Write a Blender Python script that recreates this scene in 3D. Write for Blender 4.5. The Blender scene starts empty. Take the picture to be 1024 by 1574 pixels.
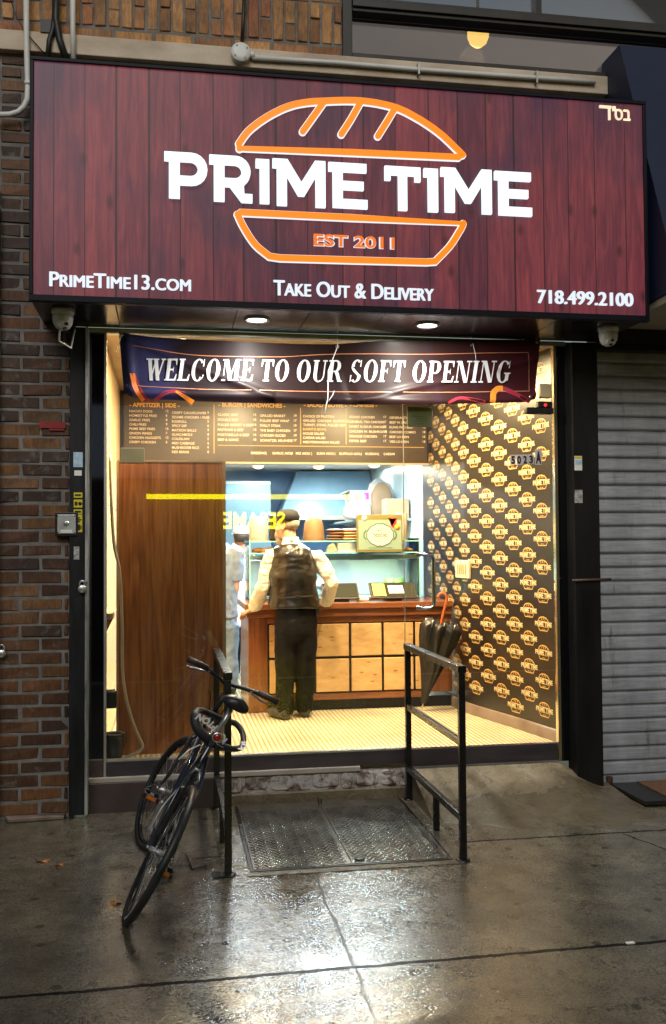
import bpy, bmesh, math, random
from mathutils import Vector, Matrix
random.seed(7)
R = math.radians
scn = bpy.context.scene
# ---------------------------------------------------------------- camera
FPX, PITCH, YAW, ROLL = 1500.0, .034, .168, -.0066       # photo is 1024 x 1574 px
CAM = Vector((0, -6.5, 1.7))
_cy, _sy, _cp, _sp = math.cos(YAW), math.sin(YAW), math.cos(PITCH), math.sin(PITCH)
FW = Vector((_sy*_cp, _cy*_cp, _sp)); _r = Vector((_cy, -_sy, 0)); _u = _r.cross(FW)
RX = math.cos(ROLL)*_r + math.sin(ROLL)*_u
RU = -math.sin(ROLL)*_r + math.cos(ROLL)*_u
cam_data = bpy.data.cameras.new('camera'); cam = bpy.data.objects.new('camera', cam_data)
scn.collection.objects.link(cam); scn.camera = cam
cam.matrix_world = Matrix(((RX.x, RU.x, -FW.x, CAM.x), (RX.y, RU.y, -FW.y, CAM.y), (RX.z, RU.z, -FW.z, CAM.z), (0, 0, 0, 1)))
cam_data.sensor_fit = 'VERTICAL'; cam_data.sensor_height = 24; cam_data.lens = 24*FPX/1574
cam_data.clip_end = 400; cam_data.clip_start = .05
# ---------------------------------------------------------------- dusk sky, soft overcast light, exposure
w = bpy.data.worlds.new('World'); scn.world = w; w.use_nodes = True
nt = w.node_tree; bg = nt.nodes['Background']
sky = nt.nodes.new('ShaderNodeTexSky'); sky.sky_type = 'NISHITA'; sky.sun_disc = False
sky.sun_elevation = R(12); sky.sun_rotation = R(160); sky.dust_density = 1.0; sky.air_density = 1.5
nt.links.new(sky.outputs[0], bg.inputs[0]); bg.inputs[1].default_value = .07
sl = bpy.data.lights.new('sun', 'SUN'); sl.energy = 1.2; sl.angle = R(35); sl.color = (1, .95, .9)
so = bpy.data.objects.new('sun', sl); scn.collection.objects.link(so); so.rotation_euler = (R(56), 0, R(-14))
scn.view_settings.view_transform = 'Standard'; scn.view_settings.look = 'None'
scn.view_settings.gamma = 1; scn.view_settings.exposure = 0
scn.cycles.max_bounces = 8; scn.cycles.transparent_max_bounces = 24; scn.cycles.use_denoising = True
scn.cycles.caustics_reflective = False; scn.cycles.caustics_refractive = False
scn.cycles.sample_clamp_indirect = 6
# ---------------------------------------------------------------- measuring helpers
def ray(px, py): return FW + (px-512)/FPX*RX - (py-787)/FPX*RU
def at(px, py, Y):
    r = ray(px, py); p = CAM + r*((Y-CAM.y)/r.y); return Vector((round(p.x, 3), Y, round(p.z, 3)))
def gnd(px, py, z0=0, s=.02):
    r = ray(px, py); t = (z0+s*CAM.y-CAM.z)/(r.z-s*r.y); return CAM + t*r
def GZ(y): return .02*y if y < 0 else 0
# ---------------------------------------------------------------- scene helpers
def link(o): scn.collection.objects.link(o); return o
def tag(o, label=None, cat=None, group=None, kind=None):
    if label: o['label'] = label
    if cat: o['category'] = cat
    if group: o['group'] = group
    if kind: o['kind'] = kind
    return o
def thing(name, label, cat, loc=(0, 0, 0), group=None):
    o = link(bpy.data.objects.new(name, None)); o.location = loc; o.empty_display_size = .1
    return tag(o, label, cat, group)
def wloc(o):
    v = Vector((0, 0, 0))
    while o: v = v + o.location; o = o.parent
    return v
class MB:
    def __init__(s): s.v = []; s.f = []; s.m = []; s.sm = []
    def add(s, vs, fs, smooth=False, mi=0):
        b = len(s.v); s.v += [tuple(v) for v in vs]
        for f in fs: s.f.append([b+i for i in f]); s.m.append(mi); s.sm.append(smooth)
        return s
    def box(s, x0, x1, y0, y1, z0, z1, mi=0, M=None):
        vs = [Vector((x, y, z)) for x in (x0, x1) for y in (y0, y1) for z in (z0, z1)]
        if M: vs = [M @ v for v in vs]
        return s.add(vs, [(0, 1, 3, 2), (4, 6, 7, 5), (0, 4, 5, 1), (2, 3, 7, 6), (0, 2, 6, 4), (1, 5, 7, 3)], False, mi)
    def bar(s, a, b, wx, wy, up=(0, 0, 1), mi=0):
        a, b = Vector(a), Vector(b); d = (b-a).normalized(); u = Vector(up)
        if abs(d.dot(u)) > .95: u = Vector((0, 1, 0))
        x = d.cross(u).normalized(); y = x.cross(d)
        vs = [p+x*(i*wx/2)+y*(j*wy/2) for p in (a, b) for i, j in ((-1, -1), (1, -1), (1, 1), (-1, 1))]
        return s.add(vs, [(3, 2, 1, 0), (4, 5, 6, 7), (0, 1, 5, 4), (1, 2, 6, 5), (2, 3, 7, 6), (3, 0, 4, 7)], False, mi)
    def tube(s, pts, r, seg=10, closed=False, caps=True, mi=0, sx=1.0):
        pts = [Vector(p) for p in pts]; n = len(pts); rr = r if isinstance(r, (list, tuple)) else [r]*n
        vs = []; fr = None
        for i, p in enumerate(pts):
            if closed: d = pts[(i+1) % n]-pts[i-1]
            else: d = pts[min(i+1, n-1)]-pts[max(i-1, 0)]
            d.normalize()
            if fr is None:
                fr = d.cross(Vector((0, 0, 1)))
                if fr.length < .1: fr = d.cross(Vector((0, 1, 0)))
            fr = (fr-d*fr.dot(d)).normalized(); g = d.cross(fr)
            for k in range(seg):
                a = 2*math.pi*k/seg; vs.append(p+fr*(math.cos(a)*rr[i]*sx)+g*(math.sin(a)*rr[i]))
        fs = []
        for i in range(n if closed else n-1):
            j = (i+1) % n
            for k in range(seg):
                l = (k+1) % seg; fs.append((i*seg+k, i*seg+l, j*seg+l, j*seg+k))
        if caps and not closed: fs += [tuple(range(seg))[::-1], tuple((n-1)*seg+k for k in range(seg))]
        return s.add(vs, fs, True, mi)
    def loft(s, rings, seg=24, mi=0, pw=2.0):
        vs = []; n = len(rings)
        for (c, rx, ry) in rings:
            for k in range(seg):
                a = 2*math.pi*k/seg; ca, sa = math.cos(a), math.sin(a)
                e = 2/pw
                vs.append((c[0]+rx*math.copysign(abs(ca)**e, ca), c[1]+ry*math.copysign(abs(sa)**e, sa), c[2]))
        fs = [(i*seg+k, i*seg+(k+1) % seg, (i+1)*seg+(k+1) % seg, (i+1)*seg+k) for i in range(n-1) for k in range(seg)]
        fs += [tuple(range(seg))[::-1], tuple((n-1)*seg+k for k in range(seg))]
        return s.add(vs, fs, True, mi)
    def lathe(s, prof, c, ax=(0, 0, 1), seg=28, mi=0, caps=True):
        ax = Vector(ax).normalized(); u = ax.cross(Vector((0, 1, 0)))
        if u.length < .1: u = ax.cross(Vector((1, 0, 0)))
        u.normalize(); v = ax.cross(u); c = Vector(c)
        vs = [c+ax*h+u*(math.cos(2*math.pi*k/seg)*r)+v*(math.sin(2*math.pi*k/seg)*r) for r, h in prof for k in range(seg)]
        n = len(prof)
        fs = [(i*seg+k, i*seg+(k+1) % seg, (i+1)*seg+(k+1) % seg, (i+1)*seg+k) for i in range(n-1) for k in range(seg)]
        if caps: fs += [tuple(range(seg))[::-1], tuple((n-1)*seg+k for k in range(seg))]
        return s.add(vs, fs, True, mi)
    def ball(s, c, r, seg=18, mi=0):
        if not isinstance(r, (list, tuple)): r = (r, r, r)
        n = seg//2+1; rings = []
        for i in range(n+1):
            t = -math.pi/2+math.pi*i/n
            k = max(math.cos(t), .03); rings.append(((c[0], c[1], c[2]+r[2]*math.sin(t)), r[0]*k, r[1]*k))
        return s.loft(rings, seg, mi)
    def prism(s, poly, y0, y1, mi=0, M=None):
        """poly of (x, z) extruded along y"""
        n = len(poly); vs = [Vector((x, y0, z)) for x, z in poly]+[Vector((x, y1, z)) for x, z in poly]
        if M: vs = [M @ v for v in vs]
        fs = [tuple(range(n)), tuple(range(n, 2*n))[::-1]]+[(i, i+n, (i+1) % n+n, (i+1) % n) for i in range(n)]
        return s.add(vs, fs, False, mi)
    def ribbon(s, pts, hw, y0, y1, closed=False, mi=0, cap=True):
        """flat stroke of half-width hw along (x, z) points, from y0 (front) to y1"""
        P = [Vector((p[0], p[1])) for p in pts]; n = len(P); L = []; Q = []; J = []
        for i in range(n):
            if closed: a, b = P[i]-P[i-1], P[(i+1) % n]-P[i]
            else: a = P[i]-P[i-1] if i else P[1]-P[0]; b = P[i+1]-P[i] if i < n-1 else P[i]-P[i-1]
            a = a.normalized(); b = b.normalized(); na, nb = Vector((-a.y, a.x)), Vector((-b.y, b.x))
            m = (na+nb); m = m.normalized() if m.length > 1e-6 else na
            sharp = a.dot(b) < .62 and (closed or 0 < i < n-1)
            k = hw if sharp else hw/max(m.dot(na), .45)
            if sharp: J.append(P[i])
            L.append(P[i]+m*k); Q.append(P[i]-m*k)
        vs = [(p.x, y, p.y) for y in (y0, y1) for S in (L, Q) for p in S]; fs = []
        for i in range(n if closed else n-1):
            j = (i+1) % n
            fs += [(i, j, n+j, n+i), (2*n+i, 3*n+i, 3*n+j, 2*n+j), (i, 2*n+i, 2*n+j, j), (n+i, n+j, 3*n+j, 3*n+i)]
        if not closed: fs += [(0, n, 3*n, 2*n), (n-1, 3*n-1, 4*n-1, 2*n-1)]
        s.add(vs, fs, False, mi)
        if cap:
            for c in J+([] if closed else [P[0], P[-1]]):
                s.prism([(c.x+hw*math.cos(t*math.pi/8), c.y+hw*math.sin(t*math.pi/8)) for t in range(16)], y0+1e-4, y1-1e-4, mi)
        return s
    def txt(s, string, x0, z0, h=None, w=None, y=0, depth=0, bold=0, sc=None, mi=0, anchor='l', slope=0, M=None):
        """text facing -y: baseline z0, cap height h (and/or width w)"""
        vs, fs, (bx0, bx1, bz0, bz1) = text_data(string, bold, sc)
        cap = text_data('H', bold, None)[2][3]
        k = h/cap if h else w/(bx1-bx0); kx = w/(bx1-bx0) if w else k
        wd = (bx1-bx0)*kx; ox = x0-(wd if anchor == 'r' else wd/2 if anchor == 'c' else 0)
        pts = [Vector((ox+(a-bx0)*kx, y, z0+b*k+slope*(ox+(a-bx0)*kx-x0))) for a, b in vs]
        if M: pts = [M @ p for p in pts]
        if depth:
            n = len(pts); q = [p+Vector((0, depth, 0)) for p in pts]
            ed = {}
            for f in fs:
                for i in range(len(f)):
                    e = (f[i], f[(i+1) % len(f)]); ed[e] = 1
            sides = [(a, a+n, b+n, b) for (a, b) in ed if (b, a) not in ed]
            return s.add(pts+q, list(fs)+sides, False, mi)
        return s.add(pts, fs, False, mi)
    def build(s, name, mat, parent=None, bevel=0, seg=2, label=None):
        me = bpy.data.meshes.new(name); off = wloc(parent) if parent else Vector((0, 0, 0))
        me.from_pydata([(v[0]-off.x, v[1]-off.y, v[2]-off.z) for v in s.v], [], s.f)
        for m in (mat if isinstance(mat, (list, tuple)) else [mat]): me.materials.append(m)
        me.polygons.foreach_set('material_index', s.m); me.polygons.foreach_set('use_smooth', s.sm)
        bm = bmesh.new(); bm.from_mesh(me); bmesh.ops.recalc_face_normals(bm, faces=bm.faces); bm.to_mesh(me); bm.free()
        o = link(bpy.data.objects.new(name, me))
        if parent: o.parent = parent
        if bevel:
            b = o.modifiers.new('bevel', 'BEVEL'); b.width = bevel; b.segments = seg; b.limit_method = 'ANGLE'; b.angle_limit = R(40)
        if label: o['label'] = label
        return o
_tc = {}
def text_data(string, bold=0, sc=None):
    key = (string, bold, sc)
    if key in _tc: return _tc[key]
    cu = bpy.data.curves.new('t', 'FONT'); cu.size = 1; cu.offset = bold; cu.resolution_u = 4
    body = string
    cu.body = body
    if sc:
        cu.small_caps_scale = sc
        for c in cu.body_format: c.use_small_caps = True
    o = link(bpy.data.objects.new('t', cu)); dg = bpy.context.evaluated_depsgraph_get(); dg.update()
    me = bpy.data.meshes.new_from_object(o.evaluated_get(dg))
    vs = [(v.co.x, v.co.y) for v in me.vertices]; fs = [tuple(p.vertices) for p in me.polygons]
    xs = [v[0] for v in vs] or [0, 1]; zs = [v[1] for v in vs] or [0, 1]
    bpy.data.objects.remove(o); bpy.data.curves.remove(cu); bpy.data.meshes.remove(me)
    _tc[key] = (vs, fs, (min(xs), max(xs), min(zs), max(zs))); return _tc[key]
def remesh(o, vox=.012, it=6, sub=False):
    m = o.modifiers.new('fuse', 'REMESH'); m.mode = 'VOXEL'; m.voxel_size = vox; m.use_smooth_shade = True
    s = o.modifiers.new('soft', 'SMOOTH'); s.factor = .5; s.iterations = it
    return o
def wrinkle(o, scale, strength):
    t = bpy.data.textures.new('folds', 'CLOUDS'); t.noise_scale = scale
    d = o.modifiers.new('folds', 'DISPLACE'); d.texture = t; d.strength = strength; d.mid_level = .5; d.texture_coords = 'LOCAL'
    return o
# ---------------------------------------------------------------- materials
def N(nt, t, **k):
    n = nt.nodes.new('ShaderNode'+t)
    for a, b in k.items(): setattr(n, a, b)
    return n
def newmat(name):
    m = bpy.data.materials.new(name); m.use_nodes = True
    return m, m.node_tree, m.node_tree.nodes['Principled BSDF']
def coords(nt, scale=(1, 1, 1), rot=(0, 0, 0)):
    tc = N(nt, 'TexCoord'); mp = N(nt, 'Mapping'); mp.inputs['Scale'].default_value = scale; mp.inputs['Rotation'].default_value = rot
    nt.links.new(tc.outputs['Object'], mp.inputs['Vector']); return mp.outputs[0]
def noise(nt, vec, scale, det=4, rough=.55, dist=0):
    n = N(nt, 'TexNoise'); n.inputs['Scale'].default_value = scale; n.inputs['Detail'].default_value = det
    n.inputs['Roughness'].default_value = rough; n.inputs['Distortion'].default_value = dist
    nt.links.new(vec, n.inputs['Vector']); return n.outputs['Fac']
def ramp(nt, fac, stops, interp='LINEAR'):
    r = N(nt, 'ValToRGB'); e = r.color_ramp.elements; r.color_ramp.interpolation = interp
    while len(e) < len(stops): e.new(.5)
    for el, (p, c) in zip(e, stops):
        el.position = p; el.color = (*c, 1) if len(c) == 3 else c
    nt.links.new(fac, r.inputs[0]); return r.outputs[0]
def mth(nt, op, a, b=0, c=0, clamp=False):
    n = N(nt, 'Math', operation=op); n.use_clamp = clamp
    for i, x in enumerate((a, b, c)):
        if isinstance(x, (int, float)): n.inputs[i].default_value = x
        else: nt.links.new(x, n.inputs[i])
    return n.outputs[0]
def mixc(nt, fac, a, b, mode='MIX'):
    n = N(nt, 'MixRGB', blend_type=mode)
    for i, x in enumerate((fac, a, b)):
        if isinstance(x, (int, float)): n.inputs[i].default_value = x
        elif isinstance(x, tuple): n.inputs[i].default_value = (*x, 1)
        else: nt.links.new(x, n.inputs[i])
    return n.outputs[0]
def bump(nt, h, bs, strength=.3, dist=.01):
    b = N(nt, 'Bump'); b.inputs['Strength'].default_value = strength; b.inputs['Distance'].default_value = dist
    nt.links.new(h, b.inputs['Height']); nt.links.new(b.outputs[0], bs.inputs['Normal'])
def mat(name, c1, c2=None, scale=6, rough=.5, r2=None, metal=0, bs=0, bscale=40, stretch=(1, 1, 1), emit=0, ecol=None, spec=.5, det=5, coat=0):
    m, nt, p = newmat(name); v = coords(nt, stretch)
    p.inputs['Metallic'].default_value = metal; p.inputs['Roughness'].default_value = rough
    p.inputs['Specular IOR Level'].default_value = spec; p.inputs['Coat Weight'].default_value = coat
    if c2:
        f = noise(nt, v, scale, det, .6)
        nt.links.new(ramp(nt, f, [(.32, c1), (.68, c2)]), p.inputs['Base Color'])
        if r2 is not None: nt.links.new(mth(nt, 'MULTIPLY_ADD', f, r2-rough, rough), p.inputs['Roughness'])
    else: p.inputs['Base Color'].default_value = (*c1, 1)
    if bs: bump(nt, noise(nt, v, bscale, 4, .6), p, bs, .004)
    if emit:
        p.inputs['Emission Color'].default_value = (*(ecol or c1), 1); p.inputs['Emission Strength'].default_value = emit
    return m
def glass(name, tint=(1, 1, 1), refl=1.0, ior=1.5, rough=0.0, dirt=0):
    m, nt, p = newmat(name); nt.nodes.remove(p); out = nt.nodes['Material Output']
    t = N(nt, 'BsdfTransparent'); t.inputs[0].default_value = (*tint, 1)
    g = N(nt, 'BsdfGlossy'); g.inputs['Roughness'].default_value = rough
    f = N(nt, 'Fresnel'); f.inputs[0].default_value = ior; mx = N(nt, 'MixShader')
    k = mth(nt, 'MULTIPLY', f.outputs[0], refl, clamp=True)
    nt.links.new(k, mx.inputs[0]); nt.links.new(t.outputs[0], mx.inputs[1]); nt.links.new(g.outputs[0], mx.inputs[2])
    last = mx.outputs[0]
    if dirt:
        d = N(nt, 'BsdfDiffuse'); d.inputs[0].default_value = (.7, .7, .7, 1); m2 = N(nt, 'MixShader')
        n = ramp(nt, noise(nt, coords(nt, (1, 1, .35)), 3, 6, .7), [(.5, (0, 0, 0)), (.8, (dirt, dirt, dirt))])
        nt.links.new(n, m2.inputs[0]); nt.links.new(last, m2.inputs[1]); nt.links.new(d.outputs[0], m2.inputs[2]); last = m2.outputs[0]
    nt.links.new(last, out.inputs['Surface']); return m
def emis(name, c, s=1.0):
    m, nt, p = newmat(name); p.inputs['Base Color'].default_value = (*[min(x, .8)*.5 for x in c], 1); p.inputs['Roughness'].default_value = .35
    p.inputs['Emission Color'].default_value = (*c, 1); p.inputs['Emission Strength'].default_value = s; return m
def wood(name, dark, mid, light, gscale=1.0, rough=.35, coat=.3, axis='z', fig=0):
    m, nt, p = newmat(name); st = {'z': (9, 9, .55), 'x': (.55, 9, 9), 'y': (9, .55, 9)}[axis]
    v = coords(nt, tuple(a*gscale for a in st))
    big = noise(nt, v, 1.0, 6, .6, 1.2+fig)
    fine = noise(nt, coords(nt, tuple(a*gscale*7 for a in st)), 1.0, 3, .6)
    f = mth(nt, 'MULTIPLY_ADD', fine, .35, mth(nt, 'MULTIPLY', big, .72))
    nt.links.new(ramp(nt, f, [(.32, dark), (.5, mid), (.68, light)]), p.inputs['Base Color'])
    p.inputs['Roughness'].default_value = rough; p.inputs['Coat Weight'].default_value = coat; p.inputs['Coat Roughness'].default_value = .15
    bump(nt, fine, p, .08, .002); return m
def brickmat(name, cols, rough=.6):
    m, nt, p = newmat(name); g = N(nt, 'NewGeometry')
    c = ramp(nt, g.outputs['Random Per Island'], [(i/(len(cols)-1), x) for i, x in enumerate(cols)])
    f = noise(nt, coords(nt, (60, 60, 14)), 1, 5, .7); f2 = noise(nt, coords(nt), 4, 5, .65)
    c = mixc(nt, .75, c, ramp(nt, f, [(.3, (.35, .3, .28)), (.7, (1.3, 1.25, 1.2))]), 'MULTIPLY')
    c = mixc(nt, .85, c, ramp(nt, f2, [(.3, (.3, .29, .28)), (.65, (1.15, 1.12, 1.1))]), 'MULTIPLY')
    sm = noise(nt, coords(nt, (1, 1, .8)), 9, 7, .72, .4); c = mixc(nt, ramp(nt, sm, [(.57, (0,)*3), (.68, (.75,)*3)]), c, (.17, .16, .15))
    nt.links.new(c, p.inputs['Base Color']); p.inputs['Roughness'].default_value = rough
    bump(nt, f, p, .6, .006); return m
M = {}
M['black_metal'] = mat('black_painted_steel', (.008, .008, .009), (.02, .02, .022), 9, .3, .5, bs=.15, bscale=60, spec=.3)
M['rail'] = mat('wet_black_rail_paint', (.005, .005, .006), (.011, .010, .010), 14, .22, .35, bs=.06, bscale=70)
M['worn_black'] = mat('worn_black_steel', (.003, .003, .004), (.016, .016, .02), 5, .35, .6, bs=.25, bscale=25, stretch=(3, 3, .5), spec=.28)
M['alu'] = mat('dull_aluminium', (.35, .34, .33), (.5, .49, .47), 8, .3, .5, metal=.8, stretch=(1, 1, .3))
M['chrome'] = mat('polished_steel', (.75, .75, .75), None, rough=.1, metal=1)
M['steel'] = mat('brushed_steel', (.5, .51, .52), (.62, .63, .64), 6, .25, .4, metal=.9)
M['white_plastic'] = mat('white_plastic', (.8, .8, .78), (.86, .86, .84), 8, .35)
M['white_pipe'] = mat('white_painted_pipe', (.72, .72, .7), (.84, .84, .82), 7, .4, bs=.1)
M['black_plastic'] = mat('black_plastic', (.012, .012, .013), None, rough=.35)
M['rubber'] = mat('black_rubber', (.01, .01, .01), (.02, .02, .02), 30, .45, bs=.2, bscale=120)
M['concrete'] = mat('weathered_concrete', (.2, .18, .15), (.34, .31, .26), 3, .6, .85, bs=.4, bscale=50, det=8)
M['mortar'] = mat('grey_mortar', (.14, .13, .125), (.25, .24, .23), 12, .8, bs=.5, bscale=80)
M['paper'] = mat('white_paper', (.72, .72, .68), None, rough=.6)
M['black'] = mat('matt_black', (.004, .004, .005), None, rough=.6)
# ================================================================ SETTING: sidewalk, road
def wet_pavement(name, dry, wet, joints=True):
    m, nt, p = newmat(name); v = coords(nt)
    big = noise(nt, v, .9, 5, .6, .6); mid = noise(nt, v, 7, 6, .65); grit = noise(nt, v, 85, 2, .6); grit2 = noise(nt, v, 34, 3, .6)
    col = mixc(nt, ramp(nt, big, [(.38, (0, 0, 0)), (.62, (1, 1, 1))]), wet, dry)
    col = mixc(nt, .8, col, ramp(nt, mid, [(.3, (.5, .47, .43)), (.7, (1.3, 1.25, 1.2))]), 'MULTIPLY')
    col = mixc(nt, .6, col, ramp(nt, grit, [(.35, (.45, .45, .45)), (.6, (1.3, 1.3, 1.3))]), 'MULTIPLY')
    h = mth(nt, 'ADD', mth(nt, 'MULTIPLY', grit, .42), mth(nt, 'MULTIPLY', grit2, .4))
    h = mth(nt, 'ADD', h, mth(nt, 'MULTIPLY', mid, .45))
    if joints:
        s = N(nt, 'SeparateXYZ'); nt.links.new(v, s.inputs[0]); wob = mth(nt, 'MULTIPLY_ADD', noise(nt, v, 6, 6, .7), .05, -.025)
        X = mth(nt, 'ADD', s.outputs[0], wob); Y = mth(nt, 'ADD', s.outputs[1], wob)
        def line(c, pos, wd): return mth(nt, 'LESS_THAN', mth(nt, 'ABSOLUTE', mth(nt, 'SUBTRACT', c, pos)), wd)
        j = line(mth(nt, 'ADD', Y, mth(nt, 'MULTIPLY', X, -.012)), -2.475, .0125)
        j = mth(nt, 'MAXIMUM', j, line(Y, -4.0, .012))
        j = mth(nt, 'MAXIMUM', j, mth(nt, 'MULTIPLY', mth(nt, 'MULTIPLY', line(X, .76, .0055), mth(nt, 'LESS_THAN', Y, -1.33)), .55))
        j = mth(nt, 'MAXIMUM', j, mth(nt, 'MULTIPLY', line(Y, -1.0, .010), mth(nt, 'GREATER_THAN', X, 1.68)))
        j = mth(nt, 'MAXIMUM', j, mth(nt, 'MULTIPLY', line(mth(nt, 'ADD', X, mth(nt, 'MULTIPLY', Y, .38)), 2.27, .007), mth(nt, 'MULTIPLY', mth(nt, 'LESS_THAN', Y, -1.02), mth(nt, 'GREATER_THAN', Y, -1.6))))
        j = mth(nt, 'MAXIMUM', j, mth(nt, 'MULTIPLY', line(X, -1.75, .008), mth(nt, 'LESS_THAN', Y, 0)))
        j = mth(nt, 'MAXIMUM', j, line(X, 4.2, .008))
        col = mixc(nt, j, col, (.012, .011, .01)); h = mth(nt, 'SUBTRACT', h, mth(nt, 'MULTIPLY', j, 1.5))
    # gum spots, slab-to-slab tone, standing water
    gv = N(nt, 'TexVoronoi'); gv.inputs['Scale'].default_value = 2.6; gv.voronoi_dimensions = '2D'; nt.links.new(v, gv.inputs['Vector'])
    gum = mth(nt, 'LESS_THAN', mth(nt, 'ADD', gv.outputs['Distance'], mth(nt, 'MULTIPLY_ADD', grit2, .05, -.025)), .055)
    col = mixc(nt, mth(nt, 'MULTIPLY', gum, .7), col, (.02, .018, .015))
    if joints:
        tone = mth(nt, 'MULTIPLY_ADD', mth(nt, 'GREATER_THAN', X, .76), .16, mth(nt, 'MULTIPLY_ADD', mth(nt, 'LESS_THAN', Y, -2.475), -.14, .92))
        cbt = N(nt, 'CombineXYZ')
        for i_ in range(3): nt.links.new(tone, cbt.inputs[i_])
        col = mixc(nt, 1.0, col, cbt.outputs[0], 'MULTIPLY')
        cr_ = mth(nt, 'ABSOLUTE', mth(nt, 'SUBTRACT', noise(nt, v, 1.1, 8, .6, .4), .5))
        crk = mth(nt, 'LESS_THAN', cr_, .0022); col = mixc(nt, mth(nt, 'MULTIPLY', crk, .8), col, (.014, .012, .01)); h = mth(nt, 'SUBTRACT', h, mth(nt, 'MULTIPLY', crk, .8))
    nt.links.new(col, p.inputs['Base Color'])
    pud = noise(nt, v, 1.25, 6, .62, .5)
    damp = ramp(nt, pud, [(.34, (0,)*3), (.41, (.45,)*3), (.55, (1,)*3)])            # 0 standing water .. 1 only damp
    ro = mixc(nt, damp, (.03,)*3, (.12,)*3)
    if joints: ro = mixc(nt, j, ro, (.8,)*3)
    nt.links.new(ro, p.inputs['Roughness'])
    if joints: nt.links.new(mth(nt, 'MULTIPLY_ADD', j, -.7, .72), p.inputs['Specular IOR Level'])
    else: p.inputs['Specular IOR Level'].default_value = .7
    p.inputs['Coat Weight'].default_value = .3; p.inputs['Coat Roughness'].default_value = .05; p.inputs['Coat IOR'].default_value = 1.4
    b = N(nt, 'Bump'); b.inputs['Distance'].default_value = .006; nt.links.new(h, b.inputs['Height'])
    nt.links.new(mixc(nt, damp, (.25,)*3, (.9,)*3), b.inputs['Strength']); nt.links.new(b.outputs[0], p.inputs['Normal']); nt.links.new(b.outputs[0], p.inputs['Coat Normal'])
    return m
M['pavement'] = wet_pavement('wet_concrete_slabs', (.165, .145, .108), (.10, .09, .068))
M['asphalt'] = wet_pavement('wet_asphalt', (.035, .035, .036), (.02, .02, .022), False)
b = MB()
ys = [-7, 0, 6.2]
for i in range(2):
    b.add([(-30, ys[i], GZ(ys[i])), (30, ys[i], GZ(ys[i])), (30, ys[i+1], GZ(ys[i+1])), (-30, ys[i+1], GZ(ys[i+1]))], [(0, 1, 2, 3)])
tag(b.build('sidewalk', M['pavement']), kind='structure')
b = MB().box(-30, 30, -7.16, -7, -.3, -.138); tag(b.build('kerb', M['concrete'], bevel=.015), kind='structure')
b = MB().add([(-60, -80, -.27), (60, -80, -.27), (60, -7.1, -.27), (-60, -7.1, -.27)], [(0, 1, 2, 3)]); tag(b.build('road', M['asphalt']), kind='structure')
# concrete ramp in front of the glass door
m, nt, p = newmat('damp_cement_patch'); v = coords(nt)
a_ = noise(nt, v, 5, 7, .65, .5); c_ = noise(nt, v, 60, 4, .6)
nt.links.new(mixc(nt, .5, ramp(nt, a_, [(.3, (.2, .15, .085)), (.55, (.36, .29, .19)), (.75, (.5, .44, .32))]), ramp(nt, c_, [(.3, (.6,)*3), (.7, (1.2,)*3)]), 'MULTIPLY'), p.inputs['Base Color'])
sx_ = N(nt, 'SeparateXYZ'); nt.links.new(v, sx_.inputs[0])
ed_ = mth(nt, 'ADD', mth(nt, 'MULTIPLY', sx_.outputs[1], -1.35), mth(nt, 'MULTIPLY', mth(nt, 'ABSOLUTE', mth(nt, 'SUBTRACT', sx_.outputs[0], 2.15)), .55))
ed_ = mth(nt, 'MULTIPLY_ADD', noise(nt, v, 4, 6, .7, .5), .75, ed_)
wetmask = ramp(nt, ed_, [(.75, (0,)*3), (1.9, (.75,)*3)])
base_ = p.inputs['Base Color'].links[0].from_socket
crack = ramp(nt, mth(nt, 'ABSOLUTE', mth(nt, 'SUBTRACT', noise(nt, v, 2.1, 7, .65, .3), .5)), [(.0, (1,)*3), (.012, (0,)*3)])
nt.links.new(mixc(nt, mth(nt, 'MULTIPLY', crack, .6), mixc(nt, wetmask, base_, (.085, .066, .042)), (.06, .045, .03)), p.inputs['Base Color'])
nt.links.new(mixc(nt, wetmask, ramp(nt, a_, [(.3, (.3,)*3), (.6, (.65,)*3)]), (.12,)*3), p.inputs['Roughness']); bump(nt, mth(nt, 'MULTIPLY_ADD', c_, .4, a_), p, .55, .02)
M['cement'] = m
b = MB(); nx, ny = 44, 24; vs = []
for i in range(nx+1):
    for j in range(ny+1):
        x = 1.615+(3.02-1.615)*i/nx; t = j/ny
        side = min(1, max(0, (2.98-x)/.36)); side = side*side*(3-2*side)
        yb = -.045; yf = -.30-.56*(.55+.45*math.sin(min(1, (x-1.6)/.7)*1.57))+.03*math.sin(x*11)+.02*math.sin(x*27)
        y = yb+(yf-yb)*t; k = (1-t)**1.7
        z = GZ(y)+.004+(.185*k*(.18+.82*side))+.010*math.sin(x*9+t*4)*t*(1-t)*2
        vs.append((x, y, z if 0 < t < 1 else (GZ(y)-.01 if t == 1 else z)))
fs = [(i*(ny+1)+j, (i+1)*(ny+1)+j, (i+1)*(ny+1)+j+1, i*(ny+1)+j+1) for i in range(nx) for j in range(ny)]
b.add(vs, fs, True)
b.add([(1.615, -.045, -.02), (1.615, -.045, .19), (1.615, -.6, .0), (1.615, -.6, -.03)], [(0, 1, 2, 3)])
tag(b.build('ramp', M['cement']), kind='structure')
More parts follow.
